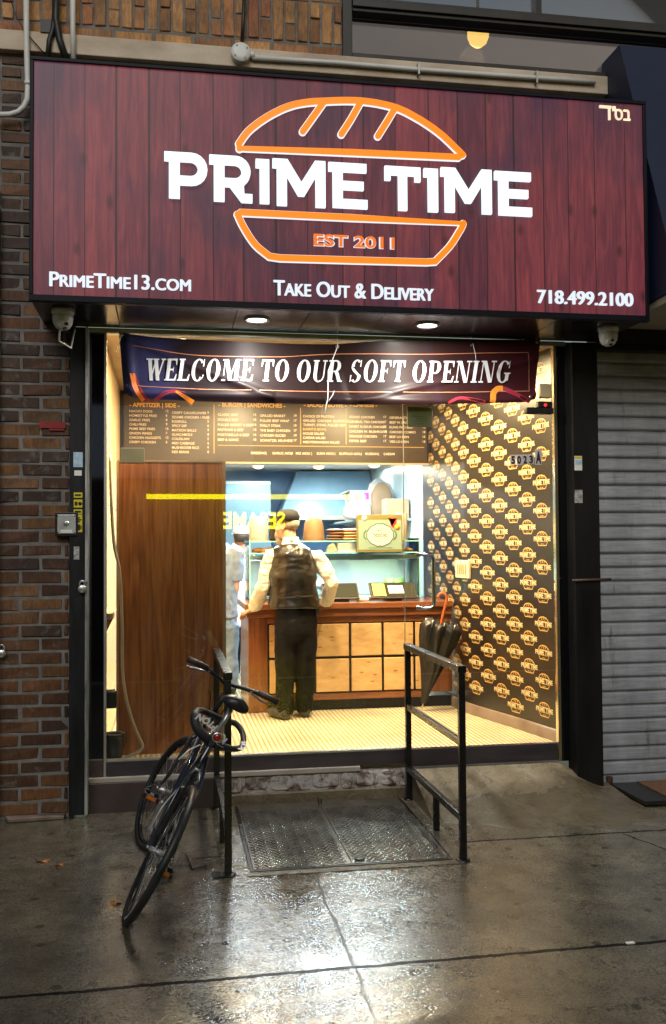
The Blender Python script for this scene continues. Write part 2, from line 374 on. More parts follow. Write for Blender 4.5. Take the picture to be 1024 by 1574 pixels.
# ================================================================ BRICK BUILDING
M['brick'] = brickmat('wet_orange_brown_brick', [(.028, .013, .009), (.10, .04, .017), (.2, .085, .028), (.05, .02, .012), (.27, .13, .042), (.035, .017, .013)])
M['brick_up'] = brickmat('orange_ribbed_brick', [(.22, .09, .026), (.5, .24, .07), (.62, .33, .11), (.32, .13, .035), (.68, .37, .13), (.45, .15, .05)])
M['stone'] = mat('stained_limestone_band', (.48, .38, .28), (.8, .68, .54), 2.2, .6, .8, bs=.3, bscale=40, stretch=(1, 1, 2), det=8)
M['tile'] = mat('brown_glazed_tile', (.045, .032, .032), (.075, .055, .052), 4, .25, .4)
bld = thing('brick_building', 'dark brick shop building with a limestone band above the lit red sign', 'building', (-1.0, .1, 0))
wall = MB()
def chip(b, k=.0036):
    for i in range(len(b.v)-8, len(b.v)): b.v[i] = tuple(q+random.uniform(-k, k)*(1.6 if random.random() < .12 else 1) for q in b.v[i])
def bricks(b, x0, x1, z0, z1, bw=.243, bh=.068, mj=.017, y0=-.098, run=True, soldier=False):
    z = z0; row = 0
    while z < z1-.02:
        h = bw if soldier else bh; ww = bh if soldier else bw
        x = x0-(ww/2 if row % 2 and not soldier else 0)
        while x < x1:
            a, c = max(x, x0), min(x+ww, x1)
            if c-a > .02:
                dy = random.uniform(-.004, .003)
                b.box(a+random.uniform(0, .003), c-random.uniform(0, .003), y0+dy, y0+.06, z+random.uniform(-.002, .002), min(z+h, z1)); chip(b)
            x += ww+mj
        z += h+mj; row += 1
def hbond(b, x0, x1, z0, z1):
    x = x0; k = 0
    while x < x1-.03:
        c = min(x+.068, x1); zm = (z0+z1)/2+random.uniform(-.03, .03)
        for a_, b_ in (((z0, z1),) if k % 2 else ((z0, zm-.007), (zm+.007, z1))):
            dy = random.uniform(-.006, .003); b.box(x, c, -.1+dy, -.04, a_, b_); chip(b)
        x += .083; k += 1
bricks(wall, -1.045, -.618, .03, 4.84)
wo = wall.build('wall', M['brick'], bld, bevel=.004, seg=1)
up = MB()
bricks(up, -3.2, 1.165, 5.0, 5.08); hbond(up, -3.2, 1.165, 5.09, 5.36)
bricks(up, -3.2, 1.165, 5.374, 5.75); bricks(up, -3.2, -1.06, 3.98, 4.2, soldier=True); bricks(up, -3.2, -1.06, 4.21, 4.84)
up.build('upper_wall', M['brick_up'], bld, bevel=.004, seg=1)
b = MB()
b.box(-3.2, -.615, -.0925, .3, 0, 5.8).box(-.615, 1.17, -.0925, .3, 4.5, 5.8).box(1.17, 4.6, -.05, .3, 3.3, 4.96).box(-.615, 1.17, -.05, .3, 3.2, 4.5)
b.box(1.165, 4.6, .1, .3, 5.9, 6.6); b.build('mortar_backing', M['mortar'], bld)
b = MB().box(-3.2, 4.6, -.15, -.06, 4.862, 4.992); b.build('stone_band', M['stone'], bld, bevel=.006)
b = MB().box(-3.2, -1.05, -.16, -.052, 3.90, 3.97).box(-3.2, -1.05, -.19, -.161, 3.93, 3.975)
b.build('ledge', mat('dark_green_painted_ledge', (.01, .03, .025), (.03, .05, .04), 6, .4), bld, bevel=.004)
b = MB().box(-.80, -.64, -.113, -.105, 2.455, 2.495).box(-.74, -.65, -.1135, -.1055, 2.44, 2.452)
b.build('red_paint_mark', mat('red_spray_paint', (.35, .01, .01), (.22, .008, .008), 20, .5), bld)
# far-left dark recess: neighbour's brown door and its housing
b = MB().box(-3.2, -1.06, -.12, -.093, 0, 3.9)
nd = thing('neighbour_door', 'dark brown timber door with yellow stickers at far left edge', 'door', (-1.6, -.1, 0))
b.build('panel', wood('dark_brown_timber', (.008, .004, .003), (.02, .010, .006), (.045, .022, .012), rough=.4), nd)
b = MB().box(-1.062, -1.046, -.16, -.05, 0, 3.85); b.build('jamb', M['black_metal'], nd)
b = MB()
for px, py, h in ((5, 866, .05), (5, 882, .03)):
    c = at(px, py, -.095); b.box(c.x-.035, c.x+.02, -.0955, -.0935, c.z-h/2, c.z+h/2)
b.build('sticker', mat('yellow_sticker', (.55, .5, .12), (.05, .05, .03), 60, .5), nd)
b = MB(); c = at(2, 1000, -.13); b.lathe([(.022, -.012), (.026, -.008), (.026, .008), (.022, .012)], (c.x, -.12, c.z-.02), (0, 1, 0))
b.tube([(c.x+.018*math.cos(t), -.12, c.z+.0+.035*math.sin(t)) for t in [i*math.pi/8 for i in range(9)]], .005, 8)
tag(b.build('padlock', M['steel']), 'round steel padlock hanging on the brown door at far left', 'padlock')
# upper window with globe lamp inside
M['dark_frame'] = mat('dark_bronze_frame', (.012, .011, .011), (.03, .027, .026), 8, .35, .5)
win = thing('upper_window', 'wide dark framed window above the white conduit showing a round lamp', 'window', (2.5, -.1, 4.98))
b = MB(); zr0, zr1 = 5.31, 5.41
b.box(1.17, 1.235, -.13, .0, 4.995, 6.1).box(1.236, 4.6, -.128, .0, 4.995, 5.03).box(1.236, 4.6, -.14, .0, zr0, zr1).box(1.236, 4.6, -.16, -.141, 5.335, 5.385)
b.box(2.55, 2.6, -.1, -.02, zr1+.002, 6.1)
b.build('frame', M['dark_frame'], win, bevel=.004)
MB().box(1.236, 4.6, -.052, -.047, 5.032, zr0-.002).build('lower_pane', glass('dusk_window_glass', (.75, .75, .78), 1.6, 1.6), win)
MB().box(1.236, 4.6, -.052, -.047, zr1+.002, 6.1).build('upper_pane', bpy.data.materials['dusk_window_glass'], win)
b = MB().box(1.0, 4.6, 2.0, 2.05, 4.7, 6.6).box(.95, 4.6, .02, 2.05, 4.62, 4.69); b.build('room_wall', mat('grey_mauve_plaster', (.30, .26, .25), (.34, .3, .29), 2, .8), win)
c = at(735, 53, .55)
lm = thing('globe_lamp', 'glowing yellow glass globe hanging behind the upper window', 'lamp', (c.x, c.y, c.z))
b = MB().lathe([(.004, -.098), (.035, -.092), (.065, -.065), (.082, -.02), (.082, .02), (.07, .05), (.045, .065)], c, seg=28)
b.build('lamp_shade', emis('warm_globe_glass', (1.0, .62, .14), 2.2), lm)
b = MB().lathe([(.05, .066), (.045, .085), (.012, .09), (.012, .5)], c); b.build('stem', M['black_metal'], lm)
pl = bpy.data.lights.new('lamp_light', 'POINT'); pl.energy = 3; pl.color = (1, .7, .35); pl.shadow_soft_size = .1
o = link(bpy.data.objects.new('lamp_light', pl)); o.parent = lm; o.location = (0, .16, -.12)
# ================================================================ PIPES, CABLES on the wall
def P_(px, py, Y=-.17): return at(px, py, Y)
pts = [P_(40, -30), P_(41, 40), P_(42, 120), P_(43, 140)]+[P_(43-0, 140)+Vector((0, 0, -.02))]
q = [P_(40, -40), P_(41, 60), P_(43, 135), P_(42, 152), P_(37, 164), P_(28, 172), P_(15, 176), P_(-30, 177)]
b = MB().tube(q, .018, 12)
o = b.build('conduit_pipe', M['white_pipe']); tag(o, 'white pipe bending left into the brick wall at upper left', 'pipe')
b = MB().lathe([(.022, -.012), (.022, .012)], P_(43, 128), (0, 0, 1)); b.build('coupling', M['white_pipe'], o)
b = MB().tube([P_(112, -40), P_(112, 40), P_(113, 95)], .017, 12)
tag(b.build('conduit_pipe', M['white_pipe']), 'straight white pipe dropping behind the top left of the red sign', 'pipe')
b = MB().tube([P_(388, 89), P_(520, 97), P_(640, 107), P_(780, 117), P_(915, 126)], .017, 12)
o = b.build('conduit_pipe', M['white_pipe']); tag(o, 'long white conduit running right from the round junction box', 'pipe')
for px, py in ((645, 107), (826, 120)): MB().bar(P_(px-2, py-9), P_(px-2, py+9), .012, .05).build('clamp', M['alu'], o)
jb = thing('junction_box', 'round white junction box on the stone band above the sign', 'junction box', P_(370, 84))
c = P_(370, 84, -.16)
b = MB().lathe([(.066, 0), (.066, .045), (.062, .052), (.03, .054)], (c.x, -.15, c.z), (0, -1, 0)); b.build('body', M['white_plastic'], jb)
b = MB()
for a in (0, 1, 2, 3): MB().lathe([(.005, 0), (.005, .004)], (c.x+.048*math.cos(a*1.57+.6), -.2035, c.z+.048*math.sin(a*1.57+.6)), (0, -1, 0), 8).build('screw', M['steel'], jb)
b = MB().lathe([(.02, -.012), (.024, -.012), (.024, .02)], (c.x+.07, -.172, c.z-.004), (1, 0, 0)); b.build('hub', M['white_plastic'], jb)
b = MB().tube([P_(372, 66, -.14), P_(374, 30, -.14), P_(376, -20, -.14)], .012, 8); tag(b.build('cable', M['dark_frame']), 'thin dark cable rising from the round white junction box', 'cable')
b = MB()
b.tube([P_(84, -40), P_(84, 20), P_(82, 44), P_(76, 62), P_(73, 95)], .017, 8); b.tube([P_(88, -40, -.18), P_(86, 30, -.18), P_(92, 62, -.18), P_(103, 94, -.18)], .022, 8)
b.box(P_(62, 0).x, P_(80, 0).x, -.16, -.12, P_(70, 48).z, P_(70, 28).z)
tag(b.build('cable', M['rubber']), 'thick forked black cables hanging over the top left of the sign', 'cable')
b = MB().tube([P_(14, -10), P_(22, 18), P_(38, 48), P_(70, 84)], .004, 6); tag(b.build('cable', M['black_plastic']), 'thin black wire slanting down to the top left corner of the sign', 'cable')
# ================================================================ SIDE POSTS
def stickers(parent, specs, y):
    for (x0, x1, z0, z1, mt, nm) in specs: MB().box(x0, x1, y-.0015, y, z0, z1).build(nm, mt, parent)
M['yellow_st'] = mat('printed_yellow_sticker', (.62, .52, .03), (.62, .52, .03), 4, .4)
M['blue_st'] = mat('pale_blue_sticker', (.5, .62, .7), (.25, .42, .6), 40, .4)
post = thing('shutter_post', 'scuffed black steel shutter track beside the brick pillar, with stickers', 'post', (-.56, -.12, 0))
MB().box(-.612, -.515, -.15, -.02, .02, 3.1).build('track', M['worn_black'], post, bevel=.004)
MB().box(-.5145, -.498, -.155, -.02, .02, 3.1).build('edge_strip', mat('worn_bare_metal', (.12, .12, .12), (.5, .5, .5), 6, .35, .6, metal=.6, stretch=(4, 4, .6)), post)
def pz(py, px=125): return at(px, py, -.15).z
MB().box(-.588, -.53, -.1515, -.15, pz(718), pz(695)).build('blue_sticker', M['blue_st'], post)
MB().box(-.582, -.536, -.1513, -.15, pz(731), pz(723)).build('white_sticker', M['paper'], post)
for a, c_ in ((757, 765), (768, 780), (783, 790), (791, 818)):
    o = MB().box(-.585, -.532, -.1515, -.15, pz(c_), pz(a)).build('yellow_sticker', M['yellow_st'], post)
    b = MB()
    if c_ == 818:
        for k in range(3): b.box(-.58, -.538+.01*(k % 2)-.008, -.1525, -.1515, pz(797+k*3), pz(795+k*3))
        b.box(-.575, -.545, -.1525, -.1515, pz(815), pz(806)).box(-.543, -.536, -.1525, -.1515, pz(813), pz(808))
    elif c_ == 780: b.lathe([(.012, 0), (.012, .001)], (-.545, -.1515, pz(774)), (0, -1, 0)).box(-.578, -.562, -.1525, -.1515, pz(777), pz(771))
    else: b.box(-.578, -.54, -.1525, -.1515, pz((a+c_)/2+1.3), pz((a+c_)/2-1.3))
    b.build('print', M['black'], o)
MB().box(-.584, -.55, -.1515, -.15, pz(860), pz(840)).build('torn_sticker', mat('torn_paper', (.6, .6, .58), (.06, .06, .06), 30, .6), post)
b = MB(); zc = pz(905)
b.lathe([(.02, -.014), (.026, -.01), (.026, .01), (.02, .014)], (-.53, -.178, zc), (0, -1, 0)); b.tube([(-.53+.017*math.cos(t), -.178, zc+.022+.03*math.sin(t)) for t in [i*math.pi/8 for i in range(9)]], .005, 8)
b.box(-.535, -.50, -.186, -.15, zc+.042, zc+.05)
tag(b.build('padlock', M['steel']), 'steel disc padlock on the black track beside the glass', 'padlock')
# gloss black return panel between post and glass
rp = thing('side_panel', 'narrow glossy black panel between the shutter track and the glass', 'panel', (-.45, 0, 0))
MB().box(-.5, -.405, 0, .03, .335, 3.095).build('panel', mat('gloss_black_glass', (.004, .004, .005), None, rough=.04, spec=.8, coat=1), rp)
# intercom on the brick pillar
A = at(86, 788, -.11); B = at(121, 824, -.11)
ic = thing('intercom', 'square grey intercom in a black surround on the brick pillar', 'intercom', ((A.x+B.x)/2, -.11, B.z))
MB().box(A.x, B.x, -.16, -.1, B.z, A.z).build('housing', M['black_plastic'], ic, bevel=.004)
MB().box(A.x+.014, B.x-.014, -.168, -.1605, B.z+.014, A.z-.014).build('faceplate', mat('grey_faceplate', (.4, .41, .42), (.48, .49, .5), 8, .35, metal=.3), ic, bevel=.004)
xc, zc = (A.x+B.x)/2, (A.z+B.z)/2
b = MB().lathe([(.017, 0), (.017, .004), (.012, .006)], (xc, -.168, zc+.005), (0, -1, 0)); b.build('button', M['steel'], ic)
b = MB()
for i in (-1, 1):
    for j in (-1, 1): MB().lathe([(.004, 0), (.004, .002)], (xc+i*.052, -.168, zc+j*.052), (0, -1, 0), 8).build('screw', M['black'], ic)
MB().box(xc-.035, xc+.035, -.1688, -.168, zc-.055, zc-.035).build('name_label', M['paper'], ic)
# timber board on the ground at left
A = gnd(12, 1266); B = gnd(100, 1246)
b = MB(); b.add([(A.x, A.y, .0), (-.64, A.y+.02, .0), (-.63, -.055, .0), (-1.02, -.055, .0), (A.x, A.y, .022), (-.64, A.y+.02, .022), (-.63, -.055, .03), (-1.02, -.055, .03)], [(0, 1, 2, 3), (4, 5, 6, 7), (0, 1, 5, 4), (1, 2, 6, 5), (2, 3, 7, 6), (3, 0, 4, 7)])
tag(b.build('stone_slab', mat('worn_brown_slab', (.10, .07, .055), (.2, .15, .12), 7, .5, .7, bs=.4, bscale=30), bevel=.004), 'worn brown slab lying at the foot of the brick pillar', 'slab')
# right black post, header and shutter
rpst = thing('black_pillar', 'tall rusty black pillar between the glass front and the grey shutter', 'post', (2.85, -.1, 0))
MB().box(2.765, 2.955, -.14, .02, .0, 3.1).build('column', mat('grimy_black_paint', (.003, .003, .004), (.014, .012, .011), 3, .35, .6, bs=.2, bscale=20, stretch=(2, 2, .4), spec=.25), rpst, bevel=.006)
MB().box(2.705, 2.7645, -.02, .03, .19, 3.1).build('return', bpy.data.materials['gloss_black_glass'], rpst)
def rz(py): return at(889, py, -.14).z
o = MB().box(2.775, 2.83, -.1415, -.14, rz(723), rz(701)).build('sticker', M['paper'], rpst)
MB().box(2.78, 2.825, -.1425, -.1415, rz(714), rz(707)).build('print', M['blue_st'], o)
MB().box(2.775, 2.83, -.1424, -.1415, rz(705), rz(701.5)).build('print', M['yellow_st'], o)
MB().box(2.773, 2.83, -.1415, -.14, rz(773), rz(753)).build('torn_sticker', bpy.data.materials['torn_paper'], rpst)
MB().tube([(2.74, -.16, rz(892)), (3.02, -.16, rz(892)+.005)], .009, 8).build('lock_bar', mat('rusty_iron', (.05, .02, .01), (.1, .05, .03), 20, .6), rpst)
sh = thing('roller_shutter', 'grey ribbed roller shutter pulled down at right', 'shutter', (3.6, 0, 0))
m, nt, p = newmat('wet_grey_shutter_paint'); v = coords(nt, (1, 1, .4))
f = noise(nt, v, 3, 6, .65); f2 = noise(nt, coords(nt, (.7, 1, 8)), 8, 4, .6)
nt.links.new(mixc(nt, .5, ramp(nt, f, [(.3, (.3, .315, .35)), (.7, (.56, .58, .63))]), ramp(nt, f2, [(.3, (.5,)*3), (.65, (1.15,)*3)]), 'MULTIPLY'), p.inputs['Base Color'])
rs = noise(nt, coords(nt, (5, 1, .8)), 2.2, 7, .7, .3); b0 = p.inputs['Base Color'].links[0].from_socket
b1 = mixc(nt, ramp(nt, rs, [(.58, (0,)*3), (.72, (.7,)*3)]), b0, (.10, .065, .04)); sc2 = noise(nt, coords(nt, (9, 1, 2), (0, .5, 0)), 3, 6, .75); b1 = mixc(nt, ramp(nt, sc2, [(.66, (0,)*3), (.69, (.6,)*3)]), b1, (.06, .06, .065)); nt.links.new(b1, p.inputs['Base Color'])
p.inputs['Metallic'].default_value = .2; p.inputs['Roughness'].default_value = .38; bump(nt, f2, p, .15, .004)
M['shutter'] = m
z = .075; k = 0; pitch = .0972
while z < 3.06:
    b = MB(); prof = []
    for i in range(13):
        t = i/12; prof.append((.004-.019*min(1, t/.10)**.6*(1-.55*max(0, (t-.1)/.8)) if t < .86 else .011, z+pitch*t))
    vs = [(x, y, zz) for x in (2.957, 5.2) for y, zz in prof]; n = len(prof)
    b.add(vs, [(i, i+1, n+i+1, n+i) for i in range(n-1)], True); b.build('slat', M['shutter'], sh); z += pitch; k += 1
MB().box(2.957, 5.2, .012, .03, .05, 3.1).build('backing', M['black'], sh)
MB().box(2.957, 5.2, -.03, .011, .02, .072).build('bottom_rail', M['shutter'], sh, bevel=.004)
MB().box(3.02, 3.06, -.06, -.031, .03, .075).build('lock_tab', bpy.data.materials['rusty_iron'], sh, bevel=.004)
MB().box(2.955, 5.2, -.16, .03, 3.1, 3.3).box(2.957, 5.2, -.10, .011, 3.062, 3.0995).build('header', M['black_metal'], sh)
# doormat
b = MB(); A = gnd(934, 1209); B = gnd(992, 1240)
pts = [gnd(934, 1209), gnd(992, 1242), gnd(1100, 1236), gnd(1060, 1200)]
pts[0].y = -.06; pts[3] = Vector((3.9, -.06, 0)); pts[2] = Vector((3.9, pts[1].y, 0))
q = [(p.x, p.y, .006) for p in pts]+[(p.x, p.y, .03) for p in pts]
b.add(q, [(3, 2, 1, 0), (4, 5, 6, 7), (0, 1, 5, 4), (1, 2, 6, 5), (2, 3, 7, 6), (3, 0, 4, 7)])
mt_ = b.build('doormat', mat('black_rubber_mat', (.008, .008, .008), (.02, .02, .02), 40, .35, bs=.8, bscale=110)); tag(mt_, 'black rubber doormat with brown carpet centre under the shutter', 'doormat')
MB().box(pts[0].x+.2, 3.82, pts[1].y+.05, -.07, .031, .037).build('carpet_inset', mat('brown_wet_carpet', (.10, .045, .02), (.17, .085, .04), 30, .7, bs=.4, bscale=150), mt_)
# navy awning next door
aw = thing('awning', 'navy blue fabric awning with a white disc beside the red sign', 'awning', (3.6, -.1, 3.2))
prof = [(-.06, 5.12), (-.34, 5.12), (-1.02, 3.36), (-1.02, 3.25), (-.06, 3.25)]
M['navy'] = mat('navy_canvas', (.008, .014, .045), (.012, .02, .06), 3, .6, bs=.1, bscale=200)
b = MB(); X0, X1 = 3.06, 6.0; n = len(prof)
b.add([(X0, y, z) for y, z in prof]+[(X1, y, z) for y, z in prof], [tuple(range(n)), tuple(range(n, 2*n))[::-1]]+[(i, (i+1) % n, (i+1) % n+n, i+n) for i in range(n-2)])
b.build('canopy', M['navy'], aw)
MB().box(X0+.01, X1, -1.0, -.065, 3.20, 3.247).build('soffit', mat('cream_soffit_panel', (.5, .42, .28), (.6, .52, .36), 3, .5), aw)
d = Vector((-.68, -1.76, 0)).normalized(); nrm = Vector((0, -1.76, .68)).normalized()
yc, zc = -.56, 4.55
b = MB().lathe([(.165, .0), (.165, .004)], at(1033, 236, -.56)+nrm*.004, nrm, 40); b.build('logo_disc', mat('white_print', (.7, .7, .72), None, rough=.6), aw)
# ================================================================ LIT SIGN BOX
SY = -.75; SX0, SX1, SZ0, SZ1 = -.78, 3.024, 3.10, 4.53
sign = thing('shop_sign', 'large lit box sign of red brown planks with orange bun logo and white lettering', 'sign', (1.1, SY, SZ0))
m, nt, p = newmat('backlit_plank_print'); v = coords(nt)
s = N(nt, 'SeparateXYZ'); nt.links.new(v, s.inputs[0])
xx = mth(nt, 'MULTIPLY', s.outputs[0], 5.35); wv = N(nt, 'TexNoise'); wv.noise_dimensions = '1D'; wv.inputs['Scale'].default_value = .9; nt.links.new(xx, wv.inputs['W'])
xx = mth(nt, 'ADD', xx, mth(nt, 'MULTIPLY', wv.outputs[0], .9)); fl = mth(nt, 'FLOOR', xx); fr = mth(nt, 'FRACT', xx)
wn = N(nt, 'TexWhiteNoise'); wn.noise_dimensions = '1D'; nt.links.new(fl, wn.inputs['W'])
cb = N(nt, 'CombineXYZ'); nt.links.new(mth(nt, 'MULTIPLY', s.outputs[0], 15), cb.inputs[0]); nt.links.new(mth(nt, 'MULTIPLY', wn.outputs[0], 37), cb.inputs[1]); nt.links.new(mth(nt, 'MULTIPLY', s.outputs[2], 1.5), cb.inputs[2])
grain = noise(nt, cb.outputs[0], 1.6, 7, .62, .8)
cb2 = N(nt, 'CombineXYZ'); nt.links.new(mth(nt, 'MULTIPLY', s.outputs[0], 90), cb2.inputs[0]); nt.links.new(mth(nt, 'MULTIPLY', s.outputs[2], 3), cb2.inputs[2]); nt.links.new(wn.outputs[0], cb2.inputs[1])
fine = noise(nt, cb2.outputs[0], 1.0, 3, .6)
g = mth(nt, 'MULTIPLY_ADD', fine, .35, mth(nt, 'MULTIPLY', grain, .75))
col = ramp(nt, g, [(.28, (.040, .010, .022)), (.5, (.090, .017, .027)), (.74, (.165, .032, .038))])
col = mixc(nt, .85, col, ramp(nt, wn.outputs[0], [(0, (.6, .62, .8)), (.5, (1, 1, 1)), (1, (1.3, 1.15, 1.05))]), 'MULTIPLY')
# knots
vo = N(nt, 'TexVoronoi'); cbk = N(nt, 'CombineXYZ'); nt.links.new(mth(nt, 'MULTIPLY', s.outputs[0], 3.4), cbk.inputs[0]); nt.links.new(mth(nt, 'MULTIPLY', s.outputs[2], 1.7), cbk.inputs[1]); nt.links.new(cbk.outputs[0], vo.inputs['Vector']); vo.inputs['Scale'].default_value = 1.0; vo.voronoi_dimensions = '2D'
col = mixc(nt, ramp(nt, vo.outputs['Distance'], [(.03, (.7,)*3), (.09, (0,)*3)]), col, (.03, .007, .01))
# uneven backlight painted as dark patches into the plank colour and its glow
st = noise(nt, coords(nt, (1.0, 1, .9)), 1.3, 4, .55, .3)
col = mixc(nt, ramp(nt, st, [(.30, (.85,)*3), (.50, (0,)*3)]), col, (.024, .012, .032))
gap = mth(nt, 'LESS_THAN', mth(nt, 'MINIMUM', fr, mth(nt, 'SUBTRACT', 1, fr)), .024)
col = mixc(nt, mth(nt, 'MULTIPLY', gap, .85), col, (.012, .004, .006))
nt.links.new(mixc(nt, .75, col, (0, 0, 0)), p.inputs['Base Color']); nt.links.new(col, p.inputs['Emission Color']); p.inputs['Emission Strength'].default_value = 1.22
p.inputs['Roughness'].default_value = .4
M['sign_face'] = m
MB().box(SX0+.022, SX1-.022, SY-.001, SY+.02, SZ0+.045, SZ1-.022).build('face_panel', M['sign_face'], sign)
M['sign_frame'] = mat('blue_black_sign_frame', (.003, .003, .009), (.006, .006, .015), 5, .4, .55, spec=.2)
b = MB()
b.box(SX0, SX1, SY-.016, -.165, SZ1-.022, SZ1).box(SX0, SX1, SY-.016, SY+.03, SZ0+.008, SZ0+.045)
b.box(SX0, SX0+.022, SY-.016, -.165, SZ0+.0455, SZ1-.0225).box(SX1-.022, SX1, SY-.016, -.165, SZ0+.0455, SZ1-.0225)
b.build('frame', M['sign_frame'], sign, bevel=.003)
MB().box(SX0+.024, SX1-.024, SY+.03, -.17, SZ0+.2, SZ1-.03).build('box_body', M['black_metal'], sign)
# soffit under the sign
M['soffit'] = mat('black_gloss_soffit', (.014, .014, .016), (.03, .03, .034), 4, .18, .3)
b = MB(); xs = [SX0+.002, -.30, .42, .86, 1.33, 1.83, 2.45, SX1-.002]
for i in range(len(xs)-1): b.box(xs[i], xs[i+1]-.004, SY+.031, -.045, 3.125, 3.15)
b.build('soffit', M['soffit'], sign, bevel=.002)
MB().box(SX0, SX1, -.16, -.045, 3.1505, 3.3).build('back_rail', M['black_metal'], sign)
M['lit_white'] = emis('lit_white_letter', (.74, .93, 1.0), 1.25); M['lit_orange'] = emis('lit_orange_tube', (1.0, .235, .004), 1.0)
M['orange_print'] = emis('orange_printed_letter', (.95, .2, .02), .8); M['soft_white'] = emis('soft_white_print', (.75, .85, .95), .9)
def SP(px, py, y=SY): p_ = at(px, py, y); return (p_.x, p_.z)
def arc(cx, cy, r, a0, a1, n=10): return [(cx+r*math.cos(R(a0+(a1-a0)*i/n)), cy+r*math.sin(R(a0+(a1-a0)*i/n))) for i in range(n+1)]
GL = {
 'P': (.95, [[(0, 1), (.60, 1)]+arc(.60, .645, .355, 90, -90)+[(.36, .29), (.36, 0), (.10, 0), (.10, .79), (0, .79)], [(.36, .79), (.36, .5), (.58, .5)]+arc(.58, .645, .145, -90, 90, 8)]),
 'R': (.98, [[(0, 1), (.60, 1)]+arc(.60, .66, .34, 90, -52)+[(.79, .36), (.80, .20), (.98, .20), (.98, 0), (.72, 0), (.46, .32), (.36, .32), (.36, 0), (.10, 0), (.10, .79), (0, .79)], [(.36, .79), (.36, .52), (.58, .52)]+arc(.58, .655, .135, -90, 90, 8)]),
 'I': (.36, [[(0, 1), (.36, 1), (.36, 0), (.10, 0), (.10, .79), (0, .79)]]),
 'M': (1.28, [[(0, 1), (.37, 1), (.69, .54), (1.01, 1), (1.28, 1), (1.28, 0), (1.02, 0), (1.02, .60), (.77, .22), (.61, .22), (.36, .60), (.36, 0), (.10, 0), (.10, .79), (0, .79)]]),
 'E': (.95, [[(0, 1), (.93, 1), (.93, .79), (.36, .79), (.36, .605), (.86, .605), (.86, .40), (.36, .40), (.36, .21), (.95, .21), (.95, 0), (.10, 0), (.10, .79), (0, .79)]]),
 'T': (.98, [[(0, 1), (.98, 1), (.98, .66), (.80, .66), (.80, .79), (.62, .79), (.62, 0), (.36, 0), (.36, .79), (.18, .79), (.18, .66), (0, .66)]])}
def curve_letter(loops, depth, bev):
    cu = bpy.data.curves.new('l', 'CURVE'); cu.dimensions = '2D'; cu.fill_mode = 'BOTH'; cu.extrude = depth; cu.bevel_depth = bev; cu.bevel_resolution = 2; cu.offset = -bev*1.5
    for lp in loops:
        sp = cu.splines.new('POLY'); sp.points.add(len(lp)-1); sp.use_cyclic_u = True
        for q, (a, c_) in zip(sp.points, lp): q.co = (a, c_, 0, 1)
    o = link(bpy.data.objects.new('l', cu)); dg = bpy.context.evaluated_depsgraph_get(); dg.update()
    me = bpy.data.meshes.new_from_object(o.evaluated_get(dg)); vs = [v.co.copy() for v in me.vertices]; fs = [tuple(p.vertices) for p in me.polygons]
    bpy.data.objects.remove(o); bpy.data.curves.remove(cu); bpy.data.meshes.remove(me); return vs, fs
for ch, x0, x1, yt, yb in (('P', 251, 320, 236, 309), ('R', 320, 389, 241, 314), ('I', 391, 415, 246, 316.5), ('M', 417, 501, 247, 321), ('E', 502.5, 565, 252, 323.5),
                           ('T', 588.5, 646.5, 257.5, 327), ('I', 648.5, 673, 260.5, 329), ('M', 674.5, 755, 260.5, 331), ('E', 757, 816.5, 265.5, 335)):
    x0 += .8; x1 -= .8; yt += .8; yb -= .8; a = SP(x0, (yt+yb)/2); c_ = SP(x1, (yt+yb)/2); zt = SP((x0+x1)/2, yt)[1]; zb = SP((x0+x1)/2, yb)[1]; wd, lp = GL[ch]
    sx, sz = (c_[0]-a[0])/wd, zt-zb
    vs, fs = curve_letter([[(u*sx, v_*sz) for u, v_ in l] for l in lp], .011, .006)
    b = MB().add([(a[0]+v.x, SY-.022-v.z, zb+v.y) for v in vs], fs); b.build('letter', M['lit_white'], sign)
# bun logo : white rim behind, orange tube in front
def smooth_path(P, n=6, closed=False):
    out = []; m_ = len(P)
    for i in range(m_ if closed else m_-1):
        p0, p1, p2, p3 = [Vector(P[(i+k) % m_] if closed else P[max(0, min(m_-1, i+k))]) for k in (-1, 0, 1, 2)]
        for k in range(n):
            t = k/n; out.append(tuple(.5*((2*p1)+(p2-p0)*t+(2*p0-5*p1+4*p2-p3)*t*t+(3*p1-p0-3*p2+p3)*t**3)))
    if not closed: out.append(tuple(P[-1]))
    return out
top_dome = smooth_path([(367, 223), (381, 204), (402, 187), (430, 171), (460, 161), (497, 157.5), (552, 157), (603, 166), (640, 183), (674, 206), (700, 230), (710, 240)])
top_bun = [SP(*q) for q in top_dome]+[SP(704, 243.5), SP(540, 236), SP(368, 230)]
bot_bun = [SP(*q) for q in smooth_path([(365, 331), (374, 350), (392, 377), (414, 395.5)], 4)]+[SP(430, 398), SP(540, 401), SP(655, 404)]+[SP(*q) for q in smooth_path([(668, 403), (690, 380), (707, 354), (711, 345)], 4)]+[SP(540, 336), SP(370, 328)]
slash = [[SP(497, 159), SP(482, 180), SP(465, 204)], [SP(553, 160), SP(539, 185), SP(524, 208)], [SP(606, 169), SP(594, 189), SP(580, 211)]]
b = MB(); e = MB()
for k, (pts, cl) in enumerate(((top_bun, True), (bot_bun, True))+tuple((q, False) for q in slash)):
    b.ribbon(pts, .0235, SY-.014-k*3e-4, SY-.0015, cl); e.ribbon(pts, .0185, SY-.026-k*4e-4, SY-.013, cl)
b.build('logo_rim', emis('lit_white_rim', (.85, .93, 1), 1.0), sign); e.build('bun_logo', M['lit_orange'], sign)
